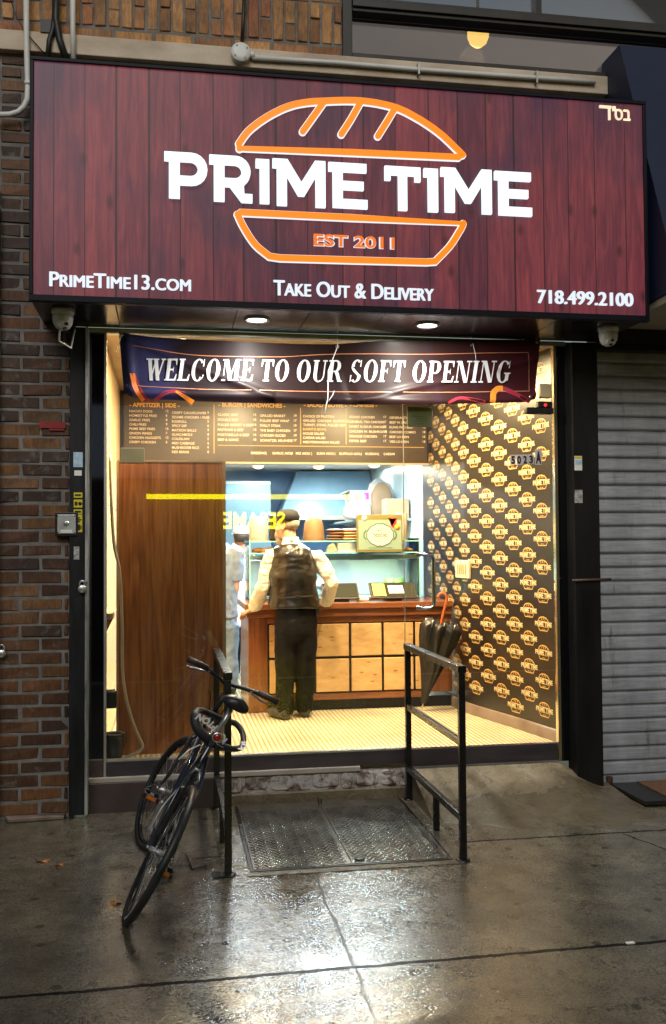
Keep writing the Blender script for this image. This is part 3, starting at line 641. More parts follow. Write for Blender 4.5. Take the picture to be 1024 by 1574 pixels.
def sign_text(name, s_, px0, px1, pyt, pyb, mt, sc=None, bold=.02, rim=None, heavy=0):
    """px box: left x, right x, cap top and baseline at the left end"""
    a = SP(px0, pyb); t_ = SP(px0, pyt); c_ = SP(px1, pyb)
    if rim: MB().txt(s_, a[0], a[1], t_[1]-a[1], c_[0]-a[0], SY-.0035, .002, bold+.035, sc).build('rim', rim, sign)
    b = MB()
    for k_, dx in enumerate(((-heavy, heavy) if heavy else (0,))): b.txt(s_, a[0]+dx, a[1], t_[1]-a[1], c_[0]-a[0], SY-.012-k_*.0004, .0105, bold, sc)
    b.build(name, mt, sign)
sign_text('lettering', 'PrimeTime13.com', 77, 293, 418, 440, M['soft_white'], .8, 0, None, .0034)
sign_text('lettering', 'Take Out & Delivery', 421, 666, 431, 454, M['soft_white'], .8, 0, None, .0034)
sign_text('lettering', '718.499.2100', 826, 972, 446, 466, M['soft_white'], None, 0, None, .0036)
sign_text('lettering', 'EST 2011', 482, 606, 360, 377, M['orange_print'], None, .02, M['soft_white'])
hb_m = emis('pale_orange_print', (1, .72, .5), 1.0)
sign_text('lettering', '\u05e1\u05d1', 944, 968, 166, 184.5, hb_m, None, 0, None, .001)
a = SP(921, 184); t_ = SP(940, 164); MB().box(a[0], t_[0]-.005, SY-.012, SY-.0015, t_[1]-.016, t_[1]).box(t_[0]-.026, t_[0]-.012, SY-.0118, SY-.0015, a[1], t_[1]-.0165).build('lettering', hb_m, sign)
b = MB()
for k_ in (0, 1): b.box(t_[0]+.003+k_*.013, t_[0]+.011+k_*.013, SY-.012, SY-.0015, t_[1]-.03, t_[1])
b.build('lettering', hb_m, sign)
# ================================================================ SOFFIT LIGHTS and CAMERAS
M['led'] = emis('white_led_disc', (1, .97, .9), 12)
def downlight(name, lab, x, y, z, r, col, power, grp, mt, size=None, cat='ceiling light', drop=0):
    t = thing(name, lab, cat, (x, y, z), grp)
    MB().lathe([(r, .004), (r, -.006), (r*.9, -.012), (r*.74, -.008), (r*.74, .004)], (x, y, z), (0, 0, 1), 28, caps=False).build('trim_ring', M['white_plastic'], t)
    MB().lathe([(r*.73, .001), (r*.73, -.004-drop*.6), (r*.3, -.007-drop)], (x, y, z), (0, 0, 1), 28).build('diffuser', mt, t)
    L = bpy.data.lights.new('lamp_light', 'AREA'); L.shape = 'DISK'; L.size = size or r*1.4; L.energy = power; L.color = col
    o = link(bpy.data.objects.new('lamp_light', L)); o.parent = t; o.location = (0, 0, -.02-drop); return t
for px, py, lab in ((395, 490, 'round white soffit light lit near the middle of the sign underside'), (657, 500, 'round white soffit light lit above the glass door')):
    c = at(px, py+1, -.42); downlight('recessed_light', lab, c.x, -.42, 3.122, .082, (1, .95, .85), 30, 'recessed lights under the sign', M['led'])
def dome_cam(px, py, lab, yaw):
    c = at(px, py, -.52); z = 3.124
    t = thing('security_camera', lab, 'security camera', (c.x, -.52, z), 'security cameras under the sign')
    MB().lathe([(.068, .0), (.068, -.025), (.06, -.04)], (c.x, -.52, z)).build('base', M['white_plastic'], t)
    MB().lathe([(.06, -.035), (.062, -.06), (.056, -.09), (.042, -.115), (.02, -.128)], (c.x, -.52, z)).build('ball_housing', M['white_plastic'], t)
    d = Vector((math.sin(yaw)*.75, -math.cos(yaw)*.75, -.66)); pc = Vector((c.x, -.52, z-.075))
    o = MB().lathe([(.033, .04), (.033, .05), (.029, .052)], pc, d, 24).build('lens_plate', M['white_plastic'], t)
    up_ = Vector((0, 0, 1)); sd = d.cross(up_).normalized(); u2 = sd.cross(d).normalized()
    b = MB()
    for k in (-1, 1): b.lathe([(.0125, .05), (.0125, .056), (.008, .057)], pc+u2*(k*.0145), d, 16)
    b.build('lens', mat('lens_glass', (.002, .002, .003), None, rough=.05, coat=1), o)
    return c, z
c1_, z1_ = dome_cam(97, 480, 'white dome security camera under the left end of the sign', .5)
dome_cam(935, 500, 'white dome security camera under the right end of the sign', .1)
b = MB().tube([(c1_.x-.02, -.5, z1_-.11), (c1_.x-.03, -.45, z1_-.18), (c1_.x+.03, -.35, z1_-.2), (c1_.x+.04, -.2, z1_-.05)], .006, 8)
tag(b.build('camera_cable', M['white_plastic']), 'short looping white cable beside the left security camera', 'cable')
# ================================================================ STOREFRONT GLASS
GX0, GX1, GZ0, GZ1, DX = -.395, 2.682, .32, 3.09, 1.597
sf = thing('glass_storefront', 'frameless glass shop front with a glass door, steel sill and tiled base', 'shop front', (1.1, 0, 0))
M['shop_glass'] = glass('clear_shop_glass', (.97, .985, .975), 1.3, 1.52, 0, .035)
M['rail_metal'] = mat('dark_mauve_satin_metal', (.055, .045, .055), (.10, .085, .095), 4, .22, .4, metal=.5, stretch=(.5, 1, 2))
MB().box(GX0+.006, DX-.004, -.006, .006, GZ0-.004, GZ1).build('fixed_pane', M['shop_glass'], sf)
MB().box(GX0-.012, GX0+.004, -.025, .03, GZ0-.1, GZ1).build('side_channel', M['alu'], sf, bevel=.002)
MB().box(GX1, GX1+.022, -.02, .03, .19, GZ1).build('side_channel', mat('gold_lit_metal_edge', (.6, .5, .3), (.8, .7, .45), 3, .2, metal=.9), sf, bevel=.002)  # gold shop light on the bare metal channel is put into its colour
MB().box(GX0-.11, GX1+.08, -.035, .05, GZ1+.002, 3.124).build('header_rail', M['alu'], sf, bevel=.003)
MB().box(GX0+.005, DX-.006, -.02, .03, .222, GZ0-.005).build('sill_panel', M['rail_metal'], sf)
MB().box(GX0+.005, DX-.006, -.024, .034, GZ0-.0045, GZ0+.006).build('glazing_bead', M['alu'], sf)
MB().box(-.515, .32, -.05, .03, -.01, .188).build('tile_base', M['tile'], sf, bevel=.003)
MB().box(-.515, GX0-.013, -.022, .03, .199, .334).build('tile_base', M['tile'], sf, bevel=.003)
MB().box(-.515, 1.27, -.045, .03, .189, .221).build('sill_strip', mat('worn_cream_sill', (.28, .24, .2), (.42, .38, .33), 5, .4, .6, bs=.1, stretch=(.4, 1, 1)), sf, bevel=.004)
m, nt, p = newmat('broken_plastered_masonry'); v = coords(nt); f = noise(nt, v, 14, 6, .6, .5); f2 = noise(nt, v, 60, 4, .6)
nt.links.new(ramp(nt, f, [(.34, (.08, .045, .03)), (.42, (.22, .17, .14)), (.52, (.5, .46, .43)), (.72, (.66, .63, .6))]), p.inputs['Base Color'])
bump(nt, mth(nt, 'MULTIPLY_ADD', f2, .4, f), p, .7, .02); p.inputs['Roughness'].default_value = .65; M['masonry'] = m
b = MB(); x = .325
MB().box(.322, 1.64, -.018, .03, -.01, .1885).build('rubble_bedding', M['masonry'], sf)
while x < 1.60:
    ww = random.uniform(.1, .22); x1 = min(x+ww, 1.62); zt = .186 if x > 1.25 else .183
    zb = .085+random.uniform(-.01, .015); n = 14; cx, hw = (x+x1)/2, (x1-x)/2-.006
    poly = [(cx+hw*math.copysign(abs(math.cos(t))**.45, math.cos(t))*random.uniform(.93, 1), (zt+zb)/2+(zt-zb)/2*math.copysign(abs(math.sin(t))**.45, math.sin(t))*random.uniform(.88, 1)) for t in [2*math.pi*k/n for k in range(n)]]
    b.prism(poly, -.03+random.uniform(-.004, .004), -.0175); x = x1
b.build('rubble_stones', M['masonry'], sf, bevel=.003)
b = MB().box(.322, 1.6, -.04, -.0185, -.015, .075); b.build('rubble_footing', M['cement'], sf, bevel=.01)
# clamps (patch fittings) on the glass
A = at(185, 688, -.02); B = at(222, 712, -.02)
MB().box(A.x, B.x, -.028, .028, B.z, A.z).build('patch_fitting', mat('brass_patch_fitting', (.45, .38, .25), (.62, .52, .34), 5, .3, metal=.85), sf, bevel=.004)
# door
door = MB().box(DX, GX1-.008, -.006, .006, .318, GZ1-.01).build('glass_door', M['shop_glass'], sf)
MB().box(DX+.002, GX1-.012, -.026, .026, .20, .316).build('bottom_rail', M['rail_metal'], door, bevel=.003)
MB().box(DX+.002, GX1-.012, -.029, .029, .186, .1995).build('bottom_trim', M['alu'], door)
MB().box(DX-.004, DX-.001, -.006, .008, .318, GZ1-.01).build('edge_seal', mat('warm_edge_seal', (.5, .42, .3), None, rough=.3), door)
b = MB(); hx = at(667, 890, -.07).x; z0, z1 = at(650, 935, -.06).z, at(650, 852, -.06).z; xs = at(645, 890, -.03).x
b.tube([(xs, -.006, z1), (xs, -.05, z1), (xs+.015, -.062, z1), (hx-.03, -.064, z1), (hx-.008, -.064, z1-.012), (hx, -.064, z1-.04), (hx, -.064, z0+.04), (hx-.008, -.064, z0+.012), (hx-.03, -.064, z0), (xs+.015, -.062, z0), (xs, -.05, z0), (xs, -.006, z0)], .0135, 14)
for z in (z0, z1): b.lathe([(.02, -.0), (.02, -.008)], (xs, -.006, z), (0, 1, 0))
b.build('handle', M['chrome'], door)
A = at(808, 620, -.05); B = at(852, 637, -.05)
b = MB().box(A.x, B.x-.01, -.075, -.007, B.z, A.z-.03).box(A.x+.09, B.x-.012, -.06, -.008, A.z-.0295, A.z+.015); b.build('door_closer', M['black_plastic'], door, bevel=.008)
c = at(840, 622, -.08); MB().lathe([(.011, 0), (.011, -.004)], (c.x, -.061, c.z), (0, 1, 0), 12).build('indicator_lamp', emis('red_indicator', (1, .02, .02), 2.0), door)
A = at(829, 590, -.03); B = at(847, 612, -.03); MB().box(A.x, B.x, -.045, -.007, B.z, A.z).build('closer_bracket', mat('cream_bracket', (.6, .5, .3), None, rough=.4), door, bevel=.006)
M['tile_grey'] = mat('grey_number_sticker', (.42, .38, .38), None, rough=.5)
def numtile(s_, px0, px1, pyt, pyb, big):
    A = at(px0, pyt, -.008); B = at(px1, pyb, -.008); o = MB().box(A.x, B.x, -.0082, -.0062, B.z, A.z).build('number_sticker', M['tile_grey'], door)
    hh = A.z-B.z; MB().txt(s_, (A.x+B.x)/2, B.z+hh*.12, hh*.76, (B.x-A.x)*(.8 if big else .68), -.0092, .0008, .05, anchor='c').build('digit', M['black'], o)
for i, ch in enumerate('5023'): numtile(ch, 784.5+i*9.2, 793.2+i*9.2, 699-i*.2, 714.5-i*.3, False)
numtile('A', 822.5, 833, 691, 714.5, True)
# notice taped on the glass
A = at(626, 625, .01); B = at(665, 657, .01); ng = thing('paper_notice', 'small yellow green paper notice taped on the glass beside the menu', 'notice', (A.x, .01, B.z))
MB().box(A.x, B.x, .0075, .009, B.z, A.z).build('sheet', mat('yellow_green_paper', (.32, .33, .1), (.38, .38, .13), 10, .6), ng)
b = MB()
for k in range(6): b.box(A.x+.03+.02*(k % 2), B.x-.03-.015*(k % 3), .0068, .0074, A.z-.03-k*.017-.004, A.z-.03-k*.017)
b.build('print_lines', mat('olive_print', (.22, .24, .07), None, rough=.6), ng)
# ================================================================ BANNER
BY = -.03; TL, TR, BL, BR = at(183, 512, BY), at(829, 523, BY), at(191, 613, BY), at(821, 619, BY)
def bann(u, v_):
    """u 0..1 left to right, v 0..1 bottom to top"""
    xl, xr = BL.x+(TL.x-BL.x)*v_, BR.x+(TR.x-BR.x)*v_
    sag = .055*(4*u*(1-u))**.8 if u < .5 else .055*(4*u*(1-u))**.8*.25+.055*.75*max(0, 1-abs(u-.5)*6)
    zt = TL.z+(TR.z-TL.z)*u-sag; zb = BL.z+(BR.z-BL.z)*u-.03*math.sin(math.pi*u)+(.035*max(0, 1-u/.04)**2)+(.02*max(0, (u-.97)/.03))
    x = xl+(xr-xl)*u; z = zb+(zt-zb)*v_
    y = BY-.016-.010*math.sin(u*21+v_*2.5)*(.4+.6*v_)-.012*math.sin(3.0*u+5*v_)-.022*math.exp(-((u-.018)/.012)**2)*(1-.3*v_)-.018*math.exp(-((v_-.08-.03*math.sin(6*u))/.07)**2)
    y -= .016*math.exp(-((v_-(1-u*2.6))/.07)**2)*(u < .35)-.012*math.exp(-((u-.5-.04*(1-v_))/.012)**2)*(1-v_)
    y -= .010*math.exp(-((v_-.30-(u-.72)*1.4)/.05)**2)*(u > .55)
    return Vector((x, y, z))
nu, nv = 220, 40; b = MB()
b.add([bann(i/nu, j/nv) for i in range(nu+1) for j in range(nv+1)], [(i*(nv+1)+j, (i+1)*(nv+1)+j, (i+1)*(nv+1)+j+1, i*(nv+1)+j+1) for i in range(nu) for j in range(nv)], True)
m, nt, p = newmat('printed_vinyl_banner'); v = coords(nt); s = N(nt, 'SeparateXYZ'); nt.links.new(v, s.inputs[0])
f = noise(nt, coords(nt, (1.2, 1, 3)), 1.5, 4, .5, .5)
u_ = mth(nt, 'MULTIPLY_ADD', s.outputs[0], .346, .5)          # local x is metres from the centre
col = ramp(nt, mth(nt, 'MULTIPLY_ADD', f, .12, mth(nt, 'ADD', u_, -.06)), [(0, (.02, .016, .035)), (.07, (.045, .045, .14)), (.15, (.016, .009, .012)), (.5, (.02, .010, .009)), (.82, (.026, .008, .008)), (1, (.07, .012, .018))])
col = mixc(nt, ramp(nt, noise(nt, coords(nt, (4, 1, 1.2), (0, .6, 0)), 1.6, 3, .5), [(.54, (0,)*3), (.72, (.06,)*3)]), col, (.08, .08, .22))
nt.links.new(col, p.inputs['Base Color']); p.inputs['Roughness'].default_value = .45; p.inputs['Specular IOR Level'].default_value = .16; p.inputs['Coat Weight'].default_value = .03; p.inputs['Coat Roughness'].default_value = .18
ban = thing('banner', 'glossy dark vinyl welcome banner strung across the top of the glass', 'banner', (1.12, BY, 2.88))
b.build('sheet', m, ban)
def on_banner(px, py):
    """invert the banner grid for a photo pixel by a short search"""
    q = at(px, py, BY-.02); u = (q.x-TL.x)/(TR.x-TL.x); v_ = .5
    for _ in range(12):
        g_ = bann(u, v_); u += (q.x-g_.x)/(TR.x-TL.x); v_ += (q.z-g_.z)/.42
    return u, v_
def bstrip(mb, pts, wd, off=.002):
    P = smooth_path(pts, 6); vs = []
    for i, q in enumerate(P):
        a = Vector(P[max(i-1, 0)]); c_ = Vector(P[min(i+1, len(P)-1)]); d = (c_-a).normalized(); nn = Vector((-d.y, d.x)); k = wd[0]+(wd[1]-wd[0])*i/(len(P)-1)
        for sgn in (-1, 1):
            e_ = Vector(q)+nn*(k*sgn); g_ = bann(*on_banner(e_.x, e_.y)); vs.append(g_+Vector((0, -off, 0)))
    mb.add(vs, [(2*i, 2*i+1, 2*i+3, 2*i+2) for i in range(len(P)-1)], True)
M['ribbon_or'] = mat('orange_ribbon_print', (.75, .16, .02), (.85, .3, .04), 5, .3); M['ribbon_red'] = mat('red_ribbon_print', (.30, .03, .02), (.36, .03, .07), 5, .3)
for pts_, wd_, of_, nm_, mt_ in (([(204, 575), (207, 592), (213, 606), (221, 616)], (4, 3), .0018, 'orange_ribbon', 'ribbon_or'), ([(270, 602), (283, 610), (297, 619)], (1.5, 4), .0018, 'orange_ribbon', 'ribbon_or'), ([(756, 619), (759, 604), (766, 597), (774, 597)], (4.5, 4), .0018, 'orange_ribbon', 'ribbon_or'),
      ([(208, 578), (216, 598), (224, 612), (230, 617)], (1, 3), .0012, 'red_ribbon', 'ribbon_red'), ([(238, 616), (254, 605), (268, 602), (285, 606)], (3, 2.5), .0012, 'red_ribbon', 'ribbon_red'), ([(688, 620), (705, 612), (725, 614), (745, 619)], (2, 3), .0012, 'red_ribbon', 'ribbon_red'), ([(774, 597), (790, 604), (806, 614), (814, 617)], (4, 3), .0012, 'red_ribbon', 'ribbon_red')):
    b = MB(); bstrip(b, pts_, wd_, of_); b.build(nm_, M[mt_], ban)
b = MB(); bstrip(b, [(205, 531), (300, 545), (420, 548), (505, 544), (650, 544), (812, 542)], (.55, .55)); bstrip(b, [(196, 593), (300, 598), (420, 601), (505, 602), (650, 603), (814, 601)], (.55, .55))
bstrip(b, [(812, 542), (814, 570), (814, 601)], (.5, .5)); b.build('border_line', mat('orange_border_print', (.55, .22, .12), None, rough=.3), ban)
# serif italic lettering
def sglyph(ch):
    """strokes in a 0..1 high upright box: thick stems, hairlines, serifs. returns (width, [polygons])"""
    S, h = .25, .065
    def st(x): return [(x, 0), (x+S, 0), (x+S, 1), (x, 1)]
    def sf_(x, z): return [(x-.09, z), (x+S+.09, z), (x+S+.09, z+h), (x-.09, z+h)]
    def hb(x0, x1, z, t=.075): return [(x0, z), (x1, z), (x1, z+t), (x0, z+t)]
    def dg(x0, z0, x1, z1, w_): return [(x0, z0), (x0+w_, z0), (x1+w_, z1), (x1, z1)]
    def tick(x, z, dz): return [(x, z), (x, z+dz), (x-.05, z+dz), (x-.13, z)]
    def ring(cx, cz, rx, rz, t, a0=0, a1=360, n=28, tt=.06):
        o_ = [(cx+rx*math.cos(R(a0+(a1-a0)*i/n)), cz+rz*math.sin(R(a0+(a1-a0)*i/n))) for i in range(n+1)]
        i_ = [(cx+(rx-t)*math.cos(R(a0+(a1-a0)*i/n)), cz+(rz-tt)*math.sin(R(a0+(a1-a0)*i/n))) for i in range(n+1)]
        return [[o_[i], o_[i+1], i_[i+1], i_[i]] for i in range(n)]
    P = []
    if ch == 'W': P = [dg(.06, 1, .36, 0, .25), dg(.36, 0, .62, 1, .1), dg(.5, 1, .82, 0, .25), dg(.84, 0, 1.14, 1, .1), hb(-.05, .42, 1-h, h), hb(.46, .86, 1-h, h), hb(1.02, 1.34, 1-h, h)]; wd = 1.28
    elif ch in 'EFL':
        P = [st(.09), sf_(.09, 0), sf_(.09, 1-h)]; wd = .80
        if ch != 'L': P += [hb(.09, .78, 1-.08, .08), tick(.78, .92, -.2), hb(.3, .58, .47), [(.58, .36), (.58, .66), (.53, .55), (.53, .47)]]
        if ch != 'F': P += [hb(.09, .78, 0, .08), [(.80, 0), (.84, .3), (.78, .3), (.66, .06)]]
    elif ch in 'CG':
        P = ring(.5, .5, .47, .52, .25, 42, 318, 30); P += [[(.80, .66), (.88, .66), (.88, 1.0), (.83, 1.0)]]; wd = .95
        if ch == 'G': P += [[(.66, .06), (.9, .1), (.9, .42), (.66, .42)], hb(.56, 1.0, .40, h)]; wd = 1.02
        else: P += [[(.80, .12), (.88, .3), (.93, .28), (.84, .1)]]
    elif ch == 'O': P = ring(.5, .5, .48, .52, .26, 0, 360, 40); wd = 1.0
    elif ch == 'M': P = [hb(.12, .19, 0, 1), [(.02, 0), (.30, 0), (.30, h), (.02, h)], dg(.14, 1, .52, 0, .25), dg(.54, .05, .92, 1, .07), st(.92), sf_(.92, 0), hb(.0, .38, 1-h, h), hb(.9, 1.26, 1-h, h)]; wd = 1.28
    elif ch == 'T': P = [st(.32), sf_(.32, 0), hb(.02, .88, .92, .08), [(.02, 1), (.02, .68), (.07, .68), (.17, .93)], [(.88, 1), (.88, .68), (.83, .68), (.73, .93)]]; wd = .90
    elif ch == 'U': P = [[(.1, .3), (.35, .3), (.35, 1), (.1, 1)], hb(.8, .88, .3, .7), sf_(.1, 1-h), hb(.68, 1.0, 1-h, h)]+ring(.49, .33, .39, .35, .25, 180, 300, 14)+ring(.49, .33, .39, .35, .08, 300, 360, 8); wd = 1.0
    elif ch == 'R': P = [st(.09), sf_(.09, 0), sf_(.09, 1-h), hb(.3, .52, 1-.065, .065), hb(.3, .52, .46, .065)]+ring(.5, .73, .38, .27, .25, -90, 90, 16)+[dg(.74, 0, .46, .48, .26), hb(.74, 1.06, 0, h)]; wd = 1.0
    elif ch == 'P': P = [st(.09), sf_(.09, 0), sf_(.09, 1-h), hb(.3, .52, 1-.065, .065), hb(.3, .52, .41, .065)]+ring(.5, .705, .39, .295, .25, -90, 90, 16); wd = .90
    elif ch == 'S':
        P = ring(.42, .73, .34, .29, .2, 40, 190, 14)+ring(.42, .27, .36, .29, .22, -140, 10, 14)+[[(.08, .70), (.27, .62), (.60, .40), (.78, .30), (.78, .22), (.55, .30), (.2, .50), (.07, .66)][::-1]]
        P += [[(.66, .7), (.74, .7), (.74, 1.0), (.69, 1.0)], [(.06, 0), (.11, 0), (.14, .32), (.06, .32)]]; wd = .84
    elif ch == 'N': P = [hb(.12, .19, 0, 1), [(.0, 0), (.32, 0), (.32, h), (.0, h)], dg(.12, 1, .68, 0, .26), hb(.86, .93, 0, 1), hb(.72, 1.08, 1-h, h), hb(0, .34, 1-h, h)]; wd = 1.05
    elif ch == 'I': P = [st(.09), sf_(.09, 0), sf_(.09, 1-h)]; wd = .44
    else: wd = .32
    return wd, P
b = MB(); x = 0; tot = []
for ch in 'WELCOME TO OUR SOFT OPENING':
    wd, P = sglyph(ch); tot.append((ch, x, P)); x += wd*.86+.10
L0, L1 = (222, 586), (788, 588); k = 0
def base_py(px): return 585.5+ (px-222)*.0045
for ch, x0, P in tot:
    for poly in P:
        vs = []
        for (gx, gz) in poly:
            fx = (x0+gx*.86+.22*gz*.8)/(x-.1+.15); px = 222+(787-222)*fx; py = base_py(px)-gz*(34.5-1.5*fx)
            vs.append(bann(*on_banner(px, py))+Vector((0, -.006-.0003*(k % 9), 0)))
        b.add(vs, [tuple(range(len(vs)))]); k += 1
b.build('lettering', mat('white_banner_print', (.66, .66, .7), None, rough=.5), ban)
b = MB()
for u, v_ in ((.006, .965), (.992, .965), (.5, .96), (.985, .06)): MB().lathe([(.011, 0), (.013, .002), (.006, .003)], bann(u, v_)-Vector((0, .001, 0)), (0, -1, 0), 16, caps=False).build('grommet', M['steel'], ban)
b = MB(); g_ = bann(.5, .96); b.tube([g_+Vector((0, -.006, .12)), g_+Vector((0, -.012, 0)), at(505, 570, BY-.055), at(504, 612, BY-.06), at(500, 635, BY-.055)], .0032, 6).tube([at(505, 617, BY-.055), at(511, 608, BY-.06), at(514, 601, BY-.055)], .003, 6)
b.build('tie_string', M['white_plastic'], ban); b = MB()
g_ = bann(.006, .965); b.tube([g_+Vector((0, -.004, 0)), at(178, 543, BY-.01), at(182, 542, BY-.03)], .003, 6)
b.build('tie_string', M['white_plastic'], ban); b = MB()
b.tube([at(722, 506, -.2), at(724, 520, -.06), at(724, 532, -.06)], .002, 6).tube([at(727, 528, BY-.05), at(731, 545, BY-.05), at(732, 556, BY-.05)], .0016, 6)
b.build('tie_string', M['white_plastic'], ban)
# ================================================================ CELLAR HATCH
M['plate'] = mat('wet_diamond_plate', (.16, .15, .135), (.34, .32, .29), 6, .14, .3, metal=.85, bs=.15, bscale=60)
ht = thing('cellar_hatch', 'two leaf steel diamond plate cellar hatch set in the pavement before the step', 'cellar door', (.98, -.67, -.01))
HY0, HY1 = -1.275, -.075
def hz(y): return .012+.02*y
def leaf(x0, x1):
    b = MB(); q = [(x0, HY0), (x1, HY0), (x1, HY1), (x0, HY1)]
    b.add([(x, y, hz(y)-.012) for x, y in q]+[(x, y, hz(y)) for x, y in q], [(3, 2, 1, 0), (4, 5, 6, 7), (0, 1, 5, 4), (1, 2, 6, 5), (2, 3, 7, 6), (3, 0, 4, 7)])
    p = .033; j = 0; y = HY0+.02
    while y < HY1-.15:
        x = x0+.02+(p/2 if j % 2 else 0); i = 0
        while x < x1-.018:
            a = R(45 if (i+j) % 2 else -45); c_, s_ = math.cos(a), math.sin(a); L, W_, h = .0185, .0066, .0042; z = hz(y)
            P = [(-L, 0, 0), (0, -W_, 0), (L, 0, 0), (0, W_, 0), (-L*.55, 0, h), (L*.55, 0, h)]
            b.add([(x+u*c_-v_*s_, y+u*s_+v_*c_, z+t) for u, v_, t in P], [(0, 1, 5, 4), (1, 2, 5), (2, 3, 4, 5), (3, 0, 4)], True); x += p; i += 1
        y += p*.72; j += 1
    return b.build('leaf', M['plate'], ht)
leaf(.447, .976); leaf(.984, 1.515)
b = MB()
for x0, x1, y0, y1 in ((.427, .445, HY0-.018, HY1), (1.517, 1.535, HY0-.018, HY1), (.4455, 1.5165, HY0-.018, HY0-.002)):
    q = [(x0, y0), (x1, y0), (x1, y1), (x0, y1)]
    b.add([(x, y, hz(y)-.02) for x, y in q]+[(x, y, hz(y)-.002) for x, y in q], [(3, 2, 1, 0), (4, 5, 6, 7), (0, 1, 5, 4), (1, 2, 6, 5), (2, 3, 7, 6), (3, 0, 4, 7)])
b.build('frame', M['rail'], ht, bevel=.002)
b = MB()
for k in (-.009, .009): b.tube([(.985+k, -.1, .0), (.985+k, -.1, .028), (.985+k*1.6, -.1, .045)], .0045, 8)
b.build('hasp', M['rail'], ht)
MB().lathe([(.03, 0), (.03, .006), (.02, .007)], (1.03, -1.215, hz(-1.2)), (0, 0, 1), 20).build('finger_ring', M['rail'], ht)
b = MB(); b.add([(.40, HY0-.075, GZ(-1.35)+.004), (1.58, HY0-.075, GZ(-1.35)+.004), (1.56, HY0-.02, GZ(-1.3)+.006), (.42, HY0-.02, GZ(-1.3)+.006)], [(0, 1, 2, 3)])
b.build('cement_border', M['cement'], ht)
# ================================================================ HANDRAILS
def handrail(X, lab, mid, foot):
    t = thing('handrail', lab, 'railing', (X, -.7, 0), 'black steel handrails beside the cellar hatch')
    s = .037; zt = 1.035; yb, yf = -.085, -1.3
    b = MB().box(X-s/2, X+s/2, yf-s/2, yf+s/2, GZ(yf), zt-.0405).build('post', M['rail'], t, bevel=.003)
    b = MB().box(X-s/2, X+s/2, yb-s/2, yb+s/2, 0, zt-.0405).build('post', M['rail'], t, bevel=.003)
    MB().box(X-.024, X+.024, yf-.024, yb+.024, zt-.04, zt).build('top_rail', M['rail'], t, bevel=.003)
    if mid: MB().box(X-.015, X+.015, yf+s/2+.0005, yb-s/2-.0005, .595, .632).build('middle_rail', M['rail'], t, bevel=.003)
    MB().box(X-.016, X+.016, yf+s/2+.0005, yb-s/2-.0005, .185, .225).build('bottom_rail', M['rail'], t, bevel=.003)
    MB().box(X-.017, X+.017, -.78, -.745, GZ(-.76), .1845).build('short_leg', M['rail'], t, bevel=.003)
    b = MB()
    if foot: b.box(X-.085, X+.022, yf-.045, yf+.045, GZ(yf)-.004, GZ(yf)+.008)
    b.lathe([(.04, -.01), (.04, .006), (.03, .01)], (X, yf, GZ(yf)), (0, 0, 1), 20).build('foot_plate', M['rail'], t); b = MB().lathe([(.035, -.01), (.035, .006)], (X, yb, 0), (0, 0, 1), 20)
    b.build('foot_plate', M['rail'], t)
handrail(.312, 'left black steel handrail with the bicycle leaning on it', False, True)
handrail(1.59, 'right black steel handrail in front of the glass door', True, False)
# ================================================================ BICYCLE (leans right against the left handrail)
BO = Vector((-.2, -1.78, GZ(-1.78))); hd, ln = .03, R(29)
BU = Vector((math.sin(hd), math.cos(hd), .02)); _R = Vector((math.cos(hd), -math.sin(hd), 0))
BV = Vector((0, 0, 1))*math.cos(ln)+_R*math.sin(ln); BW = _R*math.cos(ln)-Vector((0, 0, 1))*math.sin(ln)
def B(u, v_, w_=0): return BO+BU*u+BV*v_+BW*w_
bk = thing('bicycle', 'black city bicycle with flat handlebar leaning against the left handrail', 'bicycle', BO)
M['bike'] = mat('glossy_blue_black_paint', (.006, .007, .018), (.010, .012, .028), 6, .12, .2, coat=1)
M['tyre'] = mat('wet_tyre_rubber', (.008, .008, .008), (.018, .018, .018), 20, .3, .5, bs=.3, bscale=150)
M['bike_alu'] = mat('bike_alloy', (.4, .4, .42), (.55, .55, .57), 9, .25, .35, metal=.9)
WR = .335
